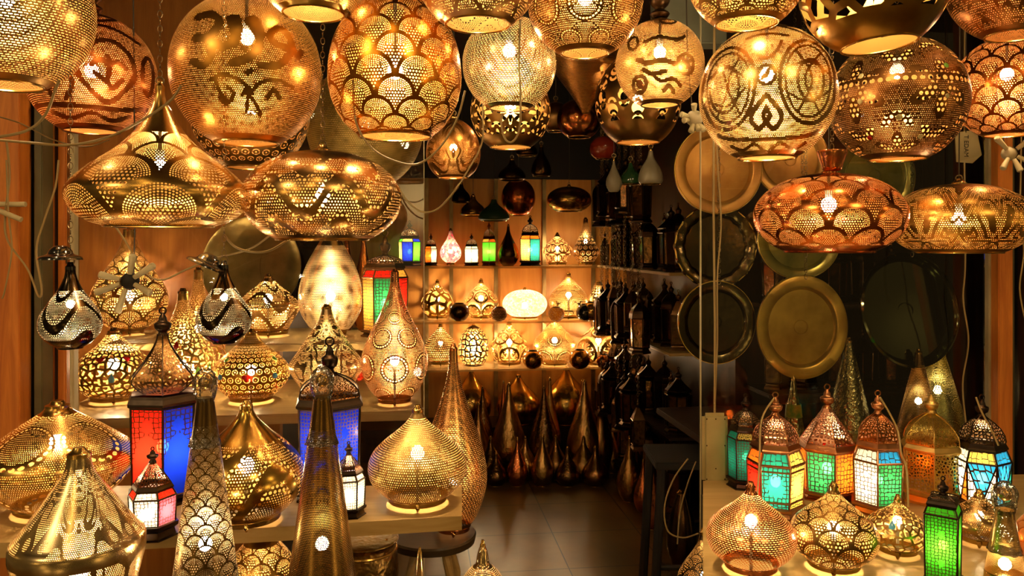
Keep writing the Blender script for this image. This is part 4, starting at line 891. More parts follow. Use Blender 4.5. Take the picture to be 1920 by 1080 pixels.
# ------------------------------------------------------------------ plates hung behind the right window
def plate(label, px, py, rx, ry, d, col, kind='flat', chain=True, tilt=0.0):
    R = mpx(rx, d); c = at(px, py, d); t = empty('hanging_plate', c, label, 'plate', 'metal plates hung behind the right window')
    pr = {'flat': [(.0, .004), (.0, .72), (-.012, .76), (-.016, .80), (-.018, .97), (-.014, 1), (-.004, 1), (.006, .97), (.004, .80), (.004, .76), (.012, .72), (.012, .004)],
          'tray': [(.0, .004), (.0, .86), (-.03, .93), (-.04, .965), (-.036, 1), (-.026, 1), (.0, .95), (.010, .88), (.012, .004)]}[kind]
    m = MB().lathe([(z, r*R) for z, r in pr], 96)
    if kind == 'flat' and chain == 'scallop':
        m.v = [(x*(1+.02*math.cos(18*math.atan2(y, x))), y*(1+.02*math.cos(18*math.atan2(y, x))), z) for x, y, z in m.v]
    m.xf(Matrix.Diagonal((1, ry/rx, 1, 1))); m.xf(Matrix.Rotation(PI/2, 4, 'X') @ Matrix.Identity(4)); m.xf(Matrix.Scale(-1, 4, (0, 1, 0)))
    o = m.build('dish', col, t); o.rotation_euler = (tilt, 0, YAW*.5)
    m = MB().torus((0, -.014 if kind == 'flat' else -.03, 0), R*.985, .0028, (0, 1, 0), 72, 6); m.xf(Matrix.Diagonal((1, 1, ry/rx, 1))); rm = m.build('rim_highlight', PG, t); rm.rotation_euler = (tilt, 0, YAW*.5)  # lighter brass ring added to stand for the bright highlight on the plate edge
    MB().torus((0, -.004 if kind == 'flat' else .0, 0), R*.15, .0016, (0, 1, 0), 32, 6).build('centre_ring', col, t)
    Hh = mpx(ry, d); chain_mb(Hh-.02, CEIL-c.z, .034, .0017, None, 0, -.05).build('chain', M_CHAIN, t)
    return t
PG = plain('plate_brass', (1.0, .72, .14), .3, .75, 0, .3, 14., (.60, .36, .07), 9.0)
PD = metal('plate_dark', (.16, .13, .06), .16, (.08, .06, .03), 5.0)
PO = plain('plate_olive', (.55, .46, .10), .2, .65, 0, .3, 14., (.25, .25, .06), 9.0)
PB = metal('plate_black', (.11, .12, .07), .07, (.12, .14, .08), 5.0, .05, 6.0)
PC = plain('plate_copper', (.95, .50, .10), .25, .6, 0, .3, 14., (.60, .28, .06), 9.0)
plate('wide rimmed golden plate, highest on the left chain', 1345, 318, 84, 84, 3.12, PC)
plate('dark scalloped plate hung between the golden plate and a plain dark one', 1340, 462, 78, 78, 3.14, PD, chain='scallop')
plate('plain dark plate, lowest on the left chain', 1342, 604, 74, 78, 3.10, PD)
plate('olive green plate half hidden below the copper saucer', 1496, 448, 80, 76, 3.22, PO)
plate('bright brass plate with broad fluted rim in the middle', 1502, 613, 87, 97, 3.06, PG)
plate('large black glossy tray reflecting lamps at the right', 1698, 582, 94, 107, 3.10, PB, kind='tray', tilt=-.16)
plate('coppery plate mostly behind the cream arabesque globe', 1482, 300, 72, 72, 3.3, PC)
plate('dark green plate behind the saucer pendants', 1640, 330, 76, 76, 3.34, PO)

# copper bell cap above the copper saucer
cb = at(1560, 302, 2.1); co = empty('copper_bell_canopy', cb, 'polished copper bell cap on the chain above the copper saucer', 'canopy')
MB().lathe(spline([(-.028, .012), (-.024, .024), (-.008, .029), (.012, .036), (.026, .04), (.028, .037), (.02, .03)], 20), 32, cap=False).build('cup', M_COP, co)
MB().lathe([(-.034, .006), (-.026, .013), (.02, .012), (.024, .004)], 12).build('stem', M_COP, co)
chain_mb(.024, CEIL-cb.z, .03, .0016).build('chain', M_CHAIN, co)

# ------------------------------------------------------------------ power strip and cords
ps = at(1340, 840, 2.68); pz = empty('power_strip', ps, 'yellowed power strip hanging from a cord beside the doorway', 'power strip')
h2 = mpx(66, 2.68); w2 = mpx(24, 2.68)
M_PLA = plain('yellowed_plastic', (.52, .44, .18), .4, col2=(.36, .28, .1))
MB().box((0, 0, 0), (w2*2, .03, h2*2), 0, .012).build('casing', M_PLA, pz)
m = MB()
for (x, z) in ((-.7, .85), (0, .85), (.7, .85), (-.7, .1), (.7, .1), (-.7, -.85), (.7, -.85), (0, -.55)): m.ball((x*w2, -.0155, z*h2), .0025, 1, 8)
m.build('screw', M_DBR, pz)
MB().torus((0, 0, -h2-.006), .006, .002, (0, 1, 0), 12, 6).build('hanging_loop', M_PLA, pz)
MB().tube([(0, 0, h2), (.001, .0, h2+.3), (-.004, 0, h2+.7), (.0, 0, CEIL-ps.z)], .004, 6).build('cord', M_CORD, pz)
def cord(label, pts, d, r=.0032, mat=None, name='cord'):
    P3 = [at(p[0], p[1], p[2] if len(p) > 2 else d) for p in pts]; sp = spline([tuple(p) for p in P3], len(pts)*6)
    o = MB().tube(sp, r, 6).build(name, mat or M_CORD); return tag(o, label, 'cord', None)
cord('long cream cord sagging from the left post to the big script globe', [(-10, 262), (60, 268), (130, 272), (200, 258), (262, 228), (318, 190), (340, 160)], 1.84)
cord('looping cream cord crossing below the pale left globe', [(-10, 258), (50, 245), (85, 215), (105, 165), (112, 150)], 1.74)
cord('cream cord hanging in a long loop down the left post', [(12, 262), (18, 330), (10, 400), (14, 450), (52, 505), (72, 555), (78, 540), (68, 470), (84, 410), (104, 350), (110, 300)], 2.34)
cord('thin cream cord running down beside the left post loop', [(12, 300), (16, 400), (22, 470), (10, 540), (4, 560)], 2.33, .0025)
cord('cream cord drooping below the pale saucer pendant', [(420, 440), (440, 462), (470, 472), (505, 470), (540, 450), (560, 440)], 2.05)
cord('cream cord stretched from the socket hub to the second black pendant', [(210, 415), (240, 460), (262, 500), (300, 525), (350, 505), (400, 485), (470, 466), (520, 430)], 2.25, .0028)
cord('cream cord drooping from the amber egg to the small egg pendant', [(662, 150), (668, 230), (700, 280), (750, 305), (790, 305), (830, 270), (858, 220), (872, 170)], 1.9, .0026)
cord('cream cord curving under the small egg pendant into the doorway', [(908, -240), (906, 0), (905, 200), (904, 265), (880, 315), (850, 360), (820, 392), (790, 397), (762, 375), (745, 345)], 2.45, .003)
cord('cream cord down the front of the silver gold globe', [(976, 36), (973, 110), (976, 180), (974, 240), (962, 265), (948, 262), (940, 235), (942, 212)], 2.12, .003)
cord('cream cord running down the face of the plates', [(1338, -180), (1340, 60), (1343, 240), (1347, 330), (1352, 420), (1345, 520), (1345, 640), (1340, 768)], 2.8, .003)
cord('pale cord hanging down the right brown panel', [(1812, -330), (1808, 200), (1810, 480), (1806, 560), (1816, 640), (1805, 720), (1812, 800)], 2.93, .003)
cord('thin pale cord hanging at the far right edge', [(1916, -420), (1916, 100), (1914, 330), (1912, 400), (1920, 470), (1912, 540), (1922, 600)], 2.6, .0025)
cord('pale loop of cord hanging beside the black table leg', [(1290, 860), (1262, 900), (1246, 950), (1252, 995), (1280, 1008), (1310, 1000)], 2.9, .003)
cord('second pale cord beside the black table leg', [(1305, 865), (1290, 905), (1275, 960), (1270, 1020)], 2.92, .0025)
cord('dark cord crossing above the left post', [(-5, 218), (40, 232), (100, 262), (160, 275), (205, 262)], 2.2, .002, plain('cord_brown', (.2, .11, .03), .5))
for lb, pts, dd in (('pale cord looped over the leftmost coloured lantern', [(1452, 746, 2.335), (1434, 772, 2.27), (1426, 800), (1424, 860), (1420, 930, 2.23), (1416, 994, 2.2)], 2.24),
                    ('pale cord trailing from the middle coloured lantern', [(1650, 745), (1668, 775), (1684, 810), (1690, 850), (1700, 880), (1703, 950)], 2.26),
                    ('pale cord trailing from the rightmost coloured lantern', [(1830, 745), (1842, 775), (1860, 808), (1872, 835)], 2.28)):
    cord(lb, pts, dd, .0028)
# white socket hubs
M_RAG = plain('cloth_tape', (.75, .62, .35), .6, col2=(.55, .42, .2)); M_RAG2 = plain('socket_cream', (.62, .52, .32), .45, col2=(.4, .3, .15))
def hub(label, px, py, d, angs, L, hubm=None, r=.009):
    t = empty('socket_hub', at(px, py, d), label, 'socket')
    MB().ball((0, 0, 0), .026, .95, 12, .8).build('hub', hubm or M_BLACK, t)
    for k, a in enumerate(angs):
        a = math.radians(a); l = L*(1 if k % 2 else .85)
        MB().tube([(.022*math.cos(a), -.014, .022*math.sin(a)), (l*math.cos(a), -.025, l*math.sin(a)), (l*1.05*math.cos(a), -.026, l*1.05*math.sin(a))], .01, 10, [r*.75, r*1.15, r*.8]).build('socket', M_RAG, t)
    MB().tube([(0, .02, .01), (-.01, .05, .2), (-.02, .05, CEIL-CH+(py-HZ)/F*d)], .002, 6).build('cord', M_CORDD, t)
    return t
hub('black hub with six pale lamp sockets in front of the scale teardrop lamp', 244, 527, 2.20, (75, 30, 165, 200, 335, 255), .088)
hub('cluster of pale lamp sockets on cords left of the cream arabesque globe', 1302, 222, 2.30, (100, 170, 195, 250, 280, 300), .045, M_RAG2, .008)
hub('cluster of pale lamp sockets hanging below the orange globe at the right edge', 1892, 288, 2.62, (40, 140, 235, 330, 290), .075, M_RAG2, .009)
pt = empty('porcelain_tube_pair', at(20, 393, 2.36), 'two pale porcelain tubes fixed on the left post', 'tube')
MB().tube([at(-10, 383, 2.345)-pt.location, at(48, 383, 2.345)-pt.location], .008, 10).build('tube', M_RAG, pt)
MB().tube([at(-10, 392, 2.33)-pt.location, at(40, 412, 2.33)-pt.location], .008, 10).build('tube', M_RAG, pt)

# ------------------------------------------------------------------ back shelves
def frosted():
    m, nt = new_mat('frosted_shelf_glass'); a = nt.nodes.new('ShaderNodeBsdfTransparent'); a.inputs[0].default_value = (1, .85, .6, 1)
    b = prin(nt, (.75, .52, .22), 0, .2); c = nt.nodes.new('ShaderNodeMixShader'); c.inputs[0].default_value = .5
    nt.links.new(a.outputs[0], c.inputs[1]); nt.links.new(b.outputs[0], c.inputs[2]); out(nt, c.outputs[0]); return m
M_GSH = frosted()
ZS = (1.352, .965, .63)
M_RAIL = metal('shelf_rail', (.4, .28, .12), .4)
nm = ('top', 'middle', 'lowest')
for k, z in enumerate(ZS):
    slab('back_shelf', f'{nm[k]} pale glass-edged shelf on the back wall of the shop', 'shelf', -.60, 1.55, 5.40, 5.79, z, .014, M_GSH)
for i, px in enumerate((800, 846, 930, 1020, 1112, 1150)):
    s = s_at(px, 5.79); struct(rbox(f'trim_{20+i}', s-.014, s+.014, 5.775, 5.80, .1, 2.0, M_RAIL))
DB = 5.62
def blamp(name, label, px, ytop, w, prof, mat, k, d=DB, **kw): return lamp(name, label, px, ytop, w, d, prof, mat, z=ZS[k], n=48, **kw)
blk = metal('back_black_metal', (.04, .028, .018), .3)
bl = dict(metal_=LB, domecol=(.1, .06, .03), ng=6, lit=1.1)
lantern('shelf_lantern', 'green and yellow glass lantern, leftmost on the top back shelf', 768, 414, 46, DB, ZS[0], ['lime', 'yellow', 'blue'], rot=R0+.3, **bl)
lantern('shelf_lantern', 'small oval lantern with orange and white glass left of the pink mosaic lamp', 808, 438, 28, DB, ZS[0], ['white', 'orange'], rot=R0, **{**bl, 'lit': .7})
lantern('shelf_lantern', 'small oval lantern of white glass between the pink lamp and the green lantern', 884, 438, 32, DB, ZS[0], ['white'], rot=R0, **{**bl, 'lit': .8})
lantern('shelf_lantern', 'tall slim brass lantern with green and orange panes below the green lampshade', 917, 415, 32, DB, ZS[0], ['lime', 'amber', 'orange', 'amber', 'lime', 'lime'], rot=R0, metal_=LC, domecol=(.5, .2, .1), lat=False, lit=.8, ng=6)
lantern('shelf_lantern', 'black lantern with turquoise and cream glass, largest on the top back shelf', 994, 404, 46, DB, ZS[0], ['teal', 'orange', 'orange', 'red', 'orange', 'yellow'], rot=R0, **bl)
def mosaic(name, cols, sc=60.0):
    if name in _mc: return _mc[name]
    m, nt = new_mat(name); oc = objco(nt); v = tex(nt, 'Voronoi', oc, Scale=sc); e_ = tex(nt, 'Voronoi', oc, Scale=sc, feature='DISTANCE_TO_EDGE')
    rp = nt.nodes.new('ShaderNodeValToRGB'); rp.color_ramp.interpolation = 'CONSTANT'
    rp.color_ramp.elements[0].color = (*cols[0], 1); rp.color_ramp.elements[1].color = (*cols[-1], 1); rp.color_ramp.elements[1].position = .85
    for i, c in enumerate(cols[1:-1]): q_ = rp.color_ramp.elements.new((i+1)/len(cols)*.9); q_.color = (*c, 1)
    sx = nt.nodes.new('ShaderNodeSeparateColor'); nt.links.new(v.outputs['Color'], sx.inputs[0]); nt.links.new(sx.outputs[0], rp.inputs[0])
    tl = nt.nodes.new('ShaderNodeBsdfTranslucent'); nt.links.new(rp.outputs[0], tl.inputs[0]); tp = nt.nodes.new('ShaderNodeBsdfTransparent'); nt.links.new(rp.outputs[0], tp.inputs[0])
    mx = nt.nodes.new('ShaderNodeMixShader'); mx.inputs[0].default_value = .3; nt.links.new(tl.outputs[0], mx.inputs[1]); nt.links.new(tp.outputs[0], mx.inputs[2])
    p = prin(nt, (.5, .4, .3), 0, .5); m2 = nt.nodes.new('ShaderNodeMixShader'); nt.links.new(S(nt, e_.outputs['Distance']).lt(.06).k, m2.inputs[0])
    nt.links.new(mx.outputs[0], m2.inputs[1]); nt.links.new(p.outputs[0], m2.inputs[2]); out(nt, m2.outputs[0]); _mc[name] = m; return m
blamp('mosaic_lamp', 'pink mosaic glass teardrop lamp on the top back shelf', 845, 432, 40, 'tear', mosaic('pink_mosaic', [(1, .3, .35), (1, .7, .6), (.9, .15, .25), (1, .85, .8)]), 0, lit=1.1, bz=.35, foot=True)
blamp('teardrop_lamp', 'unlit dark bronze teardrop lamp between two lanterns on the top back shelf', 953, 424, 40, 'slimdrop', metal('dark_bronze', (.12, .07, .03), .25), 0, lit=0)
blamp('diamond_lamp', 'squat lamp with angular cut-outs on the top back shelf', 1045, 440, 58, 'diamond', pierced('angular_cut', 'circles', (.5, .25, .1), n=7), 0, lit=1.1, foot=True)
blamp('onion_lamp', 'grey lamp of swirled ring cuts at the right of the top back shelf', 1098, 412, 50, 'tagine', pierced('swirl_rings', 'rings', (.45, .32, .18), n=14), 0, lit=1.0, foot=True)
blamp('leopard_lamp', 'gold teardrop lamp with big oval cut-outs, leftmost of the middle back shelf', 820, 528, 62, 'onion', pierced('leopard_cut', 'net', (.75, .5, .16), n=10, t=.16, rnd=.9), 1, lit=1.1, foot=True)
blamp('onion_lamp', 'gold lamp with a pierced flower rosette on the middle back shelf', 902, 526, 66, 'onion', pierced('rosette_cut', 'circles', (.7, .46, .15), n=6), 1, lit=1.1, foot=True)
blamp('mosaic_lamp', 'flat oval mosaic glass lamp glowing white on the middle back shelf', 984, 543, 84, 'ufo', mosaic('multi_mosaic', [(1, .85, .6), (1, .45, .4), (.95, .8, .5), (.35, .45, .9), (1, .6, .3), (1, .9, .7)], 80.), 1, lit=1.1, foot=True, bz=.4)
blamp('onion_lamp', 'tall gold lamp with looping cut lines right of the flat mosaic lamp', 1066, 514, 74, 'onion', pierced('loop_cut', 'arab', (.85, .62, .25), N=60, n=3, sc=1.2, w=.1, rad=.42), 1, lit=1.2, foot=True)
blamp('net_lamp', 'round silver net lamp at the right of the middle back shelf', 1122, 530, 40, 'tegg', pierced('net_cut', 'net', (.5, .38, .2), n=16, t=.13, rnd=.3), 1, lit=1.0)
blamp('net_lamp', 'dark onion lamp of tight diamond mesh, leftmost of the lowest back shelf', 826, 608, 60, 'onion', pierced('mesh_cut', 'dots', (.4, .3, .14), N=34, rad=.38), 2, lit=1.1, foot=True)
blamp('net_lamp', 'black egg lamp with cell-like cut-outs on the lowest back shelf', 888, 610, 58, 'egg', pierced('cell_cut', 'net', (.08, .06, .05), n=17, t=.13, rnd=.7), 2, lit=1.6, bz=.35)
blamp('onion_lamp', 'brass lamp with a pierced daisy medallion on the lowest back shelf', 955, 604, 72, 'onion', pierced('daisy_cut', 'circles', (.6, .38, .12), n=5), 2, lit=1.1, foot=True)
blamp('onion_lamp', 'bright lamp pierced with overlapping circles in the centre of the lowest shelf', 1040, 597, 82, 'onion', pierced('bright_medals', 'medal', (.9, .62, .25), n=6, N=70, ring=.3), 2, lit=1.7, foot=True)
blamp('onion_lamp', 'gold lamp with eye shaped openings at the right of the lowest back shelf', 1122, 598, 78, 'onion', pierced('eye_cut', 'circles', (.62, .42, .16), n=4), 2, lit=1.2, foot=True)
def votive(label, px, py, w, mat, k): 
    z = ZS[k]; d = 5.46; R = mpx(w/2, d); x = (px-960)/F*d; t = empty('votive_ball', (x, d, z), label, 'candle holder', 'small balls along the back shelves')
    sh = shell('bowl', arc_prof(.35, .45), R, R*1.75, mat, t, 40); MB().torus((0, 0, R*1.75), R*.45, R*.05, n=24, m=6).build('rim', blk, t); MB().lathe([(0, R*.36), (.003, R*.36)], 20).build('base', blk, t)
votive('faceted green glass ball resting between two gold lamps', 858, 546, 28, plain('green_crystal', (.05, .5, .08), .08, coat=1), 1)
votive('low brown bowl in front of the leopard cut lamp', 861, 580, 38, metal('dark_bronze', (.12, .07, .03), .25), 1)
votive('black pierced ball left of the flat mosaic lamp', 936, 582, 30, pierced('votive_black', 'dots', (.08, .04, .03), N=24, rad=.3), 1)
votive('gold mosaic ball right of the flat mosaic lamp', 1043, 580, 30, mosaic('gold_mosaic', [(.8, .5, .1), (.6, .3, .05), (.9, .7, .3)], 130.), 1)
votive('amber bowl in front of the round net lamp', 1110, 580, 40, metal('interior_gold', (.75, .48, .12), .2), 1)
votive('black reflecting ball beside the tall looping gold lamp', 1098, 524, 36, plain('black_ball', (.01, .012, .01), .05, coat=1), 1)
votive('amber bowl left of the bright circle lamp', 999, 672, 38, metal('amber_bowl', (.6, .3, .06), .2), 2)
votive('amber bowl right of the bright circle lamp', 1087, 670, 40, metal('amber_bowl', (.6, .3, .06), .2), 2)
votive('dark copper ball at the right end of the lowest shelf', 1133, 672, 30, metal('dark_copper', (.42, .15, .05), .2), 2)

# low platform with gold onions and the crowd of dark teardrops on the floor
slab('low_platform', 'low dark platform under the gold onion lamps at the back', 'platform', -.6, 1.5, 5.42, 5.78, .22, .22, M_DWOOD)
IG = metal('interior_gold', (.75, .48, .12), .2)
for lb, px, yt, wd in (('plain gold onion lamp, left of three below the lowest shelf', 884, 694, 76), ('plain gold onion lamp, middle of three below the lowest shelf', 972, 704, 82), ('plain gold onion lamp, right and tallest of three below the lowest shelf', 1062, 690, 92)):
    lamp('onion_lamp', lb, px, yt, wd, 5.6, 'onion', IG, z=.22, lit=0)
DKm = [metal('cone_black_bronze', (.2, .12, .05), .25, bst=.9, bsc=50.), metal('cone_gold_bronze', (.62, .38, .13), .28, bst=.9, bsc=50.), metal('cone_red_copper', (.9, .30, .10), .25, bst=.6, bsc=50.), metal('cone_brown', (.40, .22, .08), .25)]
rows = [
 (5.30, [(905, 728, 46, 0, 'back row, left end'), (944, 718, 34, 2, 'back row, red copper one'), (1031, 712, 42, 1, 'back row, textured one under the gold lamp'), (1092, 715, 50, 2, 'back row, orange edged one'), (1128, 735, 44, 3, 'back row, right end')]),
 (5.12, [(897, 758, 54, 3, 'second row, left end'), (954, 722, 66, 1, 'second row, tall ribbed one'), (1020, 728, 60, 0, 'second row, black one in the middle'), (1096, 716, 68, 1, 'second row, scaly one'), (1127, 738, 50, 3, 'second row, polished one at the right'), (1148, 796, 34, 1, 'second row, slim engraved one')]),
 (4.98, [(920, 822, 52, 0, 'third row, left end'), (985, 822, 46, 1, 'third row, beside the left small ones'), (1042, 820, 50, 3, 'third row, low one in the middle'), (1094, 822, 54, 1, 'third row, low one at the right')]),
 (4.84, [(930, 850, 44, 0, 'front row, dark one at the left end'), (970, 824, 40, 2, 'front row, reddish one'), (1017, 818, 44, 1, 'front row, lattice patterned one'), (1064, 842, 48, 0, 'front row, flower patterned one'), (1116, 840, 52, 3, 'front row, squat one at the right')])]
for d_, items in rows:
    for (px, yt, wd, mi, lb) in items:
        lamp('teardrop_lamp', f'dark unlit teardrop lamp on the floor, {lb}', px, yt, wd, d_, 'slimdrop' if wd < 60 else 'spire', DKm[mi], z=0, lit=0, n=40, group='dark teardrop lamps crowded on the floor at the back')
lamp('teardrop_lamp', 'engraved bronze teardrop lamp on the floor near the black table leg', 1180, 822, 48, 4.55, 'slimdrop', DKm[1], z=0, lit=0)
lamp('teardrop_lamp', 'red copper slim teardrop lamp on the floor, left of a pair by the table leg', 1206, 865, 36, 4.35, 'slimdrop', DKm[2], z=0, lit=0)
lamp('teardrop_lamp', 'red copper slim teardrop lamp on the floor, right of a pair by the table leg', 1222, 846, 34, 4.1, 'slimdrop', DKm[2], z=0, lit=0)
# black table with leg
bt = at(1280, 0, 3.2); bo = empty('black_side_table', (bt.x, bt.y, 0), 'black wooden side table just inside the doorway at the right', 'table')
tz = CH-(862-HZ)/F*3.2
MB().box((0.02, 0.05, tz), (.30, .3, .03), 0, .004).build('top', M_BLACK, bo)
for (sx, sy) in ((-.12, -.08), (.15, -.08), (-.12, .18), (.15, .18)): MB().tube([(sx*.85, sy, tz-.01), (sx*1.12, sy*1.05, .0)], .019, 8).build('leg', M_BLACK, bo)
MB().tube([(-.11, -.08, .2), (.16, -.08, .2)], .011, 8).build('stretcher', M_BLACK, bo)

# ------------------------------------------------------------------ rows of dark lanterns along the right wall
slz = (1.36, .95, .52, .10)
for k, z in enumerate(slz):
    slab('side_shelf', f'{("top", "second", "third", "bottom")[k]} dark shelf along the right wall crowded with lanterns', 'shelf', 1.27, 1.59, 3.80, 5.38, z, .015, M_SHELF if k in (0, 1) else M_DWOOD)
def copy_tree(o, parent=None):
    c = o.copy(); C.objects.link(c)
    if parent: c.parent = parent
    for ch in o.children: copy_tree(ch, c)
    return c
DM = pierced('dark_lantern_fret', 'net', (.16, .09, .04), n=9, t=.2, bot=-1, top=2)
def dark_proto(label, H, R, n, mt, sil):
    t = empty('dark_lantern', (0, 0, 0), label, 'lantern', 'dark lanterns along the right wall')
    MB().lathe([(0, R), (.01, R), (.02, R*.85), (H*.08, R*.8), (H*.1, R*.95)], n, rot=.3).build('base', mt, t, False)
    m = MB(); A = ngon(R*.85, n, .3, H*.1); B = ngon(R*.93, n, .3, H*.58)
    for i in range(n): m.tube([A[i], B[i]], R*.06, 5); m.tube([B[i], B[(i+1) % n]], R*.06, 5); m.tube([A[i], A[(i+1) % n]], R*.06, 5)
    m.build('frame', mt, t, False)
    body = MB()
    for i in range(n): body.add([A[i]*.98, A[(i+1) % n]*.98, B[(i+1) % n]*.98, B[i]*.98], [(0, 1, 2, 3)])
    for v in range(len(body.v)): x, y, z = body.v[v]; body.v[v] = (x, y, H*.1 if z < H*.3 else H*.58)
    body.build('glass_body', metal('dark_lantern_pane', (.25, .13, .05), .15, (.08, .05, .02), 30.), t, False)
    MB().lathe([(H*.58+p*H*.27, r*R*.95) for p, r in PROF[sil][::2]], n, rot=.3).build('dome', mt, t, False)
    MB().lathe(spline([(H*.84, R*.2), (H*.89, R*.25), (H*.92, R*.1), (H*.97, R*.04)], 10), 10).build('finial', mt, t)
    MB().torus((0, 0, H*.98), H*.018, .002, (0, 1, 0), 12, 5).build('ring_handle', mt, t)
    return t
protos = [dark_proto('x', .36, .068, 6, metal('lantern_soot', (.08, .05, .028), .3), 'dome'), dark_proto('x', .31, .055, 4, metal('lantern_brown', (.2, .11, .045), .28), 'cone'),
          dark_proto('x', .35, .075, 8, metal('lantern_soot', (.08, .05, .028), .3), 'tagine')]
used = [False]*3
ordn = ['first', 'second', 'third', 'fourth', 'fifth', 'sixth', 'seventh', 'eighth', 'ninth']
def put(k, loc, label, group, rz, sc):
    if not used[k]: o = protos[k]; used[k] = True
    else: o = copy_tree(protos[k])
    o.location = loc; o.rotation_euler.z = rz; o.scale = (sc, sc, sc); o['label'] = label; o['group'] = group; return o
shp = ('six-sided domed', 'square peaked', 'round-bellied')
sn = ('top', 'second', 'third', 'bottom')
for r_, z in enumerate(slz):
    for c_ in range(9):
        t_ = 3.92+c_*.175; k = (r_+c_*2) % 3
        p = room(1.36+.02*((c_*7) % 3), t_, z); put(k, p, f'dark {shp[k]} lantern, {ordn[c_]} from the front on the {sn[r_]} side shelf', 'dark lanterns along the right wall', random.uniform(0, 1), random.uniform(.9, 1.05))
# hanging dark lanterns in front of the side shelves
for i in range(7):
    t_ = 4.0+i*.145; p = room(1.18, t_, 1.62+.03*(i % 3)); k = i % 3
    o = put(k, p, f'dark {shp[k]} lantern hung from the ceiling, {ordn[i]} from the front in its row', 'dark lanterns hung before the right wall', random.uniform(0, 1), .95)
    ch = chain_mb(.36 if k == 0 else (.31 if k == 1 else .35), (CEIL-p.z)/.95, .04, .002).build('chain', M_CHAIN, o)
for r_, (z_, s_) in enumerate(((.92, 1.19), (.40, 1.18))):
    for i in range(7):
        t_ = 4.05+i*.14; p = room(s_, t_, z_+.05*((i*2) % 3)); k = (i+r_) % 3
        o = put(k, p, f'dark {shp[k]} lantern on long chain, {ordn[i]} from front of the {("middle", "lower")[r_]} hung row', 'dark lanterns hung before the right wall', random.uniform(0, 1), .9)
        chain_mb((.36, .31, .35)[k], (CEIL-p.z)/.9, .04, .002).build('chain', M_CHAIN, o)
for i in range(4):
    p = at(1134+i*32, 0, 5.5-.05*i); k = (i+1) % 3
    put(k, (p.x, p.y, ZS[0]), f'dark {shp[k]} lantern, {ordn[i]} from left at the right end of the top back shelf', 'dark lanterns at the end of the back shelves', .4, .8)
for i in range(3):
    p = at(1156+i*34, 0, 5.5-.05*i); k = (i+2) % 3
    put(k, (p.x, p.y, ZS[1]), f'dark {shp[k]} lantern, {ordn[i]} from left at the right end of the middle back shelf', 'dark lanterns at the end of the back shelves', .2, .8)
# lanterns behind the plates
slab('display_shelf', 'upper dark shelf behind the hanging plates', 'shelf', 1.64, 2.6, 3.45, 3.74, 1.22, .02, M_DWOOD)
slab('display_shelf', 'middle dark shelf behind the hanging plates', 'shelf', 1.64, 2.6, 3.45, 3.74, .80, .02, M_DWOOD)
for r_, z in enumerate((1.22, .80)):
    for i in range(6):
        p = room(1.73+i*.155, 3.6, z); k = (i+r_) % 3
        put(k, p, f'dim {shp[k]} lantern behind the plates, {ordn[i]} from left on the {("upper", "middle")[r_]} shelf', 'dim lanterns behind the hanging plates', .3*i, .95)

# ------------------------------------------------------------------ under the left table and by the floor
lamp('scale_teardrop_lamp', 'gold scale lamp on the floor glowing under the left table', 490, 1002, 150, 2.05, 'egg', pierced('under_scales', 'scales', (.8, .5, .16), n=8, K=8), z=.42, lit=1.0)
un = at(490, 0, 2.05); uo = empty('wooden_crate', (un.x, un.y, 0), 'wooden crate under the left table below the glowing scale lamp', 'crate')
for k in range(4): MB().box((0, -.1+.0, .05+k*.1), (.3, .015, .085), 0, .003).build('slat', M_TAB, uo, True)
MB().box((0, 0.01, .21), (.3, .2, .40)).build('body', M_DWOOD, uo, False)
for i, (yt, z0, z1) in enumerate(((985, .55, .70), (1032, .40, .55))):
    d_ = 2.12; p = at(682, 0, d_); t = empty('embossed_pot', (p.x, p.y, z0), ('upper', 'lower')[i]+' of two stacked embossed brass pots under the left table', 'pot')
    MB().lathe(spline([(0, .07), (.01, .08), (.05, .095), (.1, .092), (.13, .085), (.145, .095), (.149, .09)], 24), 40).build('body', metal('embossed_brass', (.36, .22, .07), .3, bst=1, bsc=70.), t)
    for q_ in (.03, .12): MB().torus((0, 0, q_), .089, .004, n=36, m=6).build('band', M_BRASS, t)
pu = at(682, 0, 2.12); o = MB().lathe([(0, .09), (.02, .09), (.03, .05), (.37, .05), (.38, .09), (.40, .09)], 24).build('pot_stand', M_DWOOD); o.location = (pu.x, pu.y, 0); tag(o, 'dark turned stand under the two embossed pots', 'stand')
fsm = pierced('floor_silver', 'arab', (.8, .68, .42), N=90, n=4, rough=.2)
lamp('teardrop_lamp', 'small silver teardrop lamp below the stool, left of two', 725, 1022, 62, 2.1, 'cone', fsm, z=.42, lit=.15)
lamp('teardrop_lamp', 'small silver teardrop lamp below the stool, right of two', 787, 1038, 58, 1.98, 'cone', fsm, z=.42, lit=.15)
for i, (px, dd) in enumerate(((725, 2.1), (787, 1.98))):
    p = at(px, 0, dd); o = MB().lathe([(0, .07), (.02, .07), (.03, .02), (.40, .02), (.42, .06)], 20).build('lamp_stand', M_DWOOD); o.location = (p.x, p.y, 0); tag(o, ('left', 'right')[i]+' dark stand under a small silver lamp below the stool', 'stand')
lamp('teardrop_lamp', 'small silver lamp with steel neck lit at the bottom edge of the tiled floor', 905, 1024, 84, 1.95, 'bell2', pierced('bottom_lamp', 'dots', (.9, .8, .55), N=60, rad=.34, rough=.2, top=.62), z=.61, lit=1.2, bz=.3)
p = at(905, 0, 1.95); o = MB().lathe([(0, .09), (.02, .09), (.03, .02), (.59, .02), (.61, .05)], 20).build('lamp_stand', M_DWOOD); o.location = (p.x, p.y, 0); tag(o, 'dark stand under the small silver lamp at the bottom edge', 'stand')
lamp('onion_lamp', 'dark brass perforated lamp on the floor behind the power strip cords', 1352, 905, 90, 3.0, 'drop', pierced('dim_brass', 'scales', (.3, .2, .08), n=8, K=8), z=.12, lit=.35, foot=True)
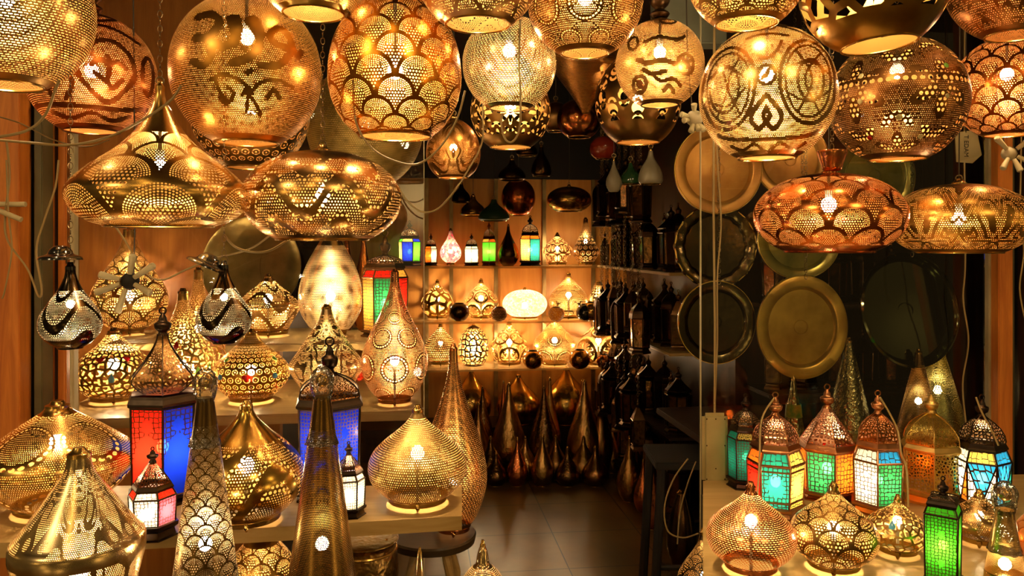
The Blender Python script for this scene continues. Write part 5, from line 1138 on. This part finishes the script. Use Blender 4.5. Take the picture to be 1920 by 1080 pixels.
lamp('onion_lamp', 'dark polished bronze lamp standing right of the black table leg', 1278, 925, 56, 3.6, 'tegg', metal('dark_bronze', (.12, .07, .03), .25), z=0, lit=0)
lamp('diamond_lamp', 'dim perforated lamp lying low at the foot of the right table', 1318, 1000, 100, 2.4, 'onion', pierced('dim_black', 'scales', (.1, .08, .06), n=6, K=7), z=.34, lit=.35)
p = at(1318, 0, 2.4); o = MB().lathe([(0, .09), (.02, .09), (.03, .03), (.32, .03), (.34, .06)], 20).build('lamp_stand', M_DWOOD); o.location = (p.x, p.y, 0); tag(o, 'dark stand under the dim perforated lamp by the right table', 'stand')
# dark discs and vases on the upper left shelf
def disc(label, px, py, r, d, mat, tilt):
    c = at(px, py, d); t = empty('metal_bowl', c, label, 'bowl')
    m = MB().lathe([(0, .004), (.004, mpx(r, d)*.6), (.03, mpx(r, d)*.95), (.045, mpx(r, d)), (.05, mpx(r, d)), (.034, mpx(r, d)*.93), (.012, mpx(r, d)*.6), (.008, .004)], 64)
    m.xf(Matrix.Rotation(PI/2+tilt, 4, 'X')); m.build('dish', mat, t); return t
disc('big dark perforated brass bowl leaning behind the faceted lamp', 478, 500, 92, 3.38, metal('dim_bowl', (.36, .27, .09), .3), -.1)
disc('dark bowl leaning right of the perforated brass bowl', 560, 500, 66, 3.42, metal('dark_bronze', (.12, .07, .03), .25), -.1)
for i, (px, yt, wd, mt) in enumerate(((682, 440, 50, metal('orange_vase', (.8, .30, .06), .2)), (650, 430, 44, metal('dark_copper', (.42, .15, .05), .2)))):
    lamp('tall_vase', ('orange copper', 'dark copper')[i]+' vase at the back of the upper left shelf', px, yt, wd, 3.42, 'tear', mt, z=SA, lit=0, cat='vase')
# pale transom box seen above the doorway and paper tag
c_ = at(1290, 30, 3.05); o = MB().box((0, 0, 0), (.28, .1, .24), 0, .006).build('transom_box', plain('pale_board', (.42, .42, .30), .6, col2=(.3, .3, .2)), None, True); o.location = c_; tag(o, 'pale greyish box fixed high above the doorway behind the rosette globe', 'box')
o = MB().box((0, 0, .65), (.02, .02, 1.2)).build('bracket', M_BLACK, o)
o.location = (0, 0, 0)
tgc = empty('paper_tag', at(1812, 280, 2.76), 'translucent plastic bag with dark letters hanging beside the orange globe', 'bag')
pts = [(-.04, 0, .06), (.04, .005, .07), (.055, 0, -.02), (.02, -.004, -.05), (-.035, 0, -.045)]
MB().add([Vector(q_) for q_ in pts]+[Vector(q_)+Vector((0, .004, 0)) for q_ in pts], [(0, 1, 2, 3, 4), (9, 8, 7, 6, 5)]+[(i, (i+1) % 5, (i+1) % 5+5, i+5) for i in range(5)]).build('bag', plain('bag_plastic', (.35, .27, .12), .3), tgc, False)
MB().tube([(0, .002, .06), (0, .002, .4), (0, .002, CEIL-tgc.location.z)], .0015, 5).build('string', M_CORDD, tgc)
text('T EDAM', .022, (-.012, -.008, .05), M_BLACK, tgc, rot=(PI/2, PI/2, 0), align='LEFT')
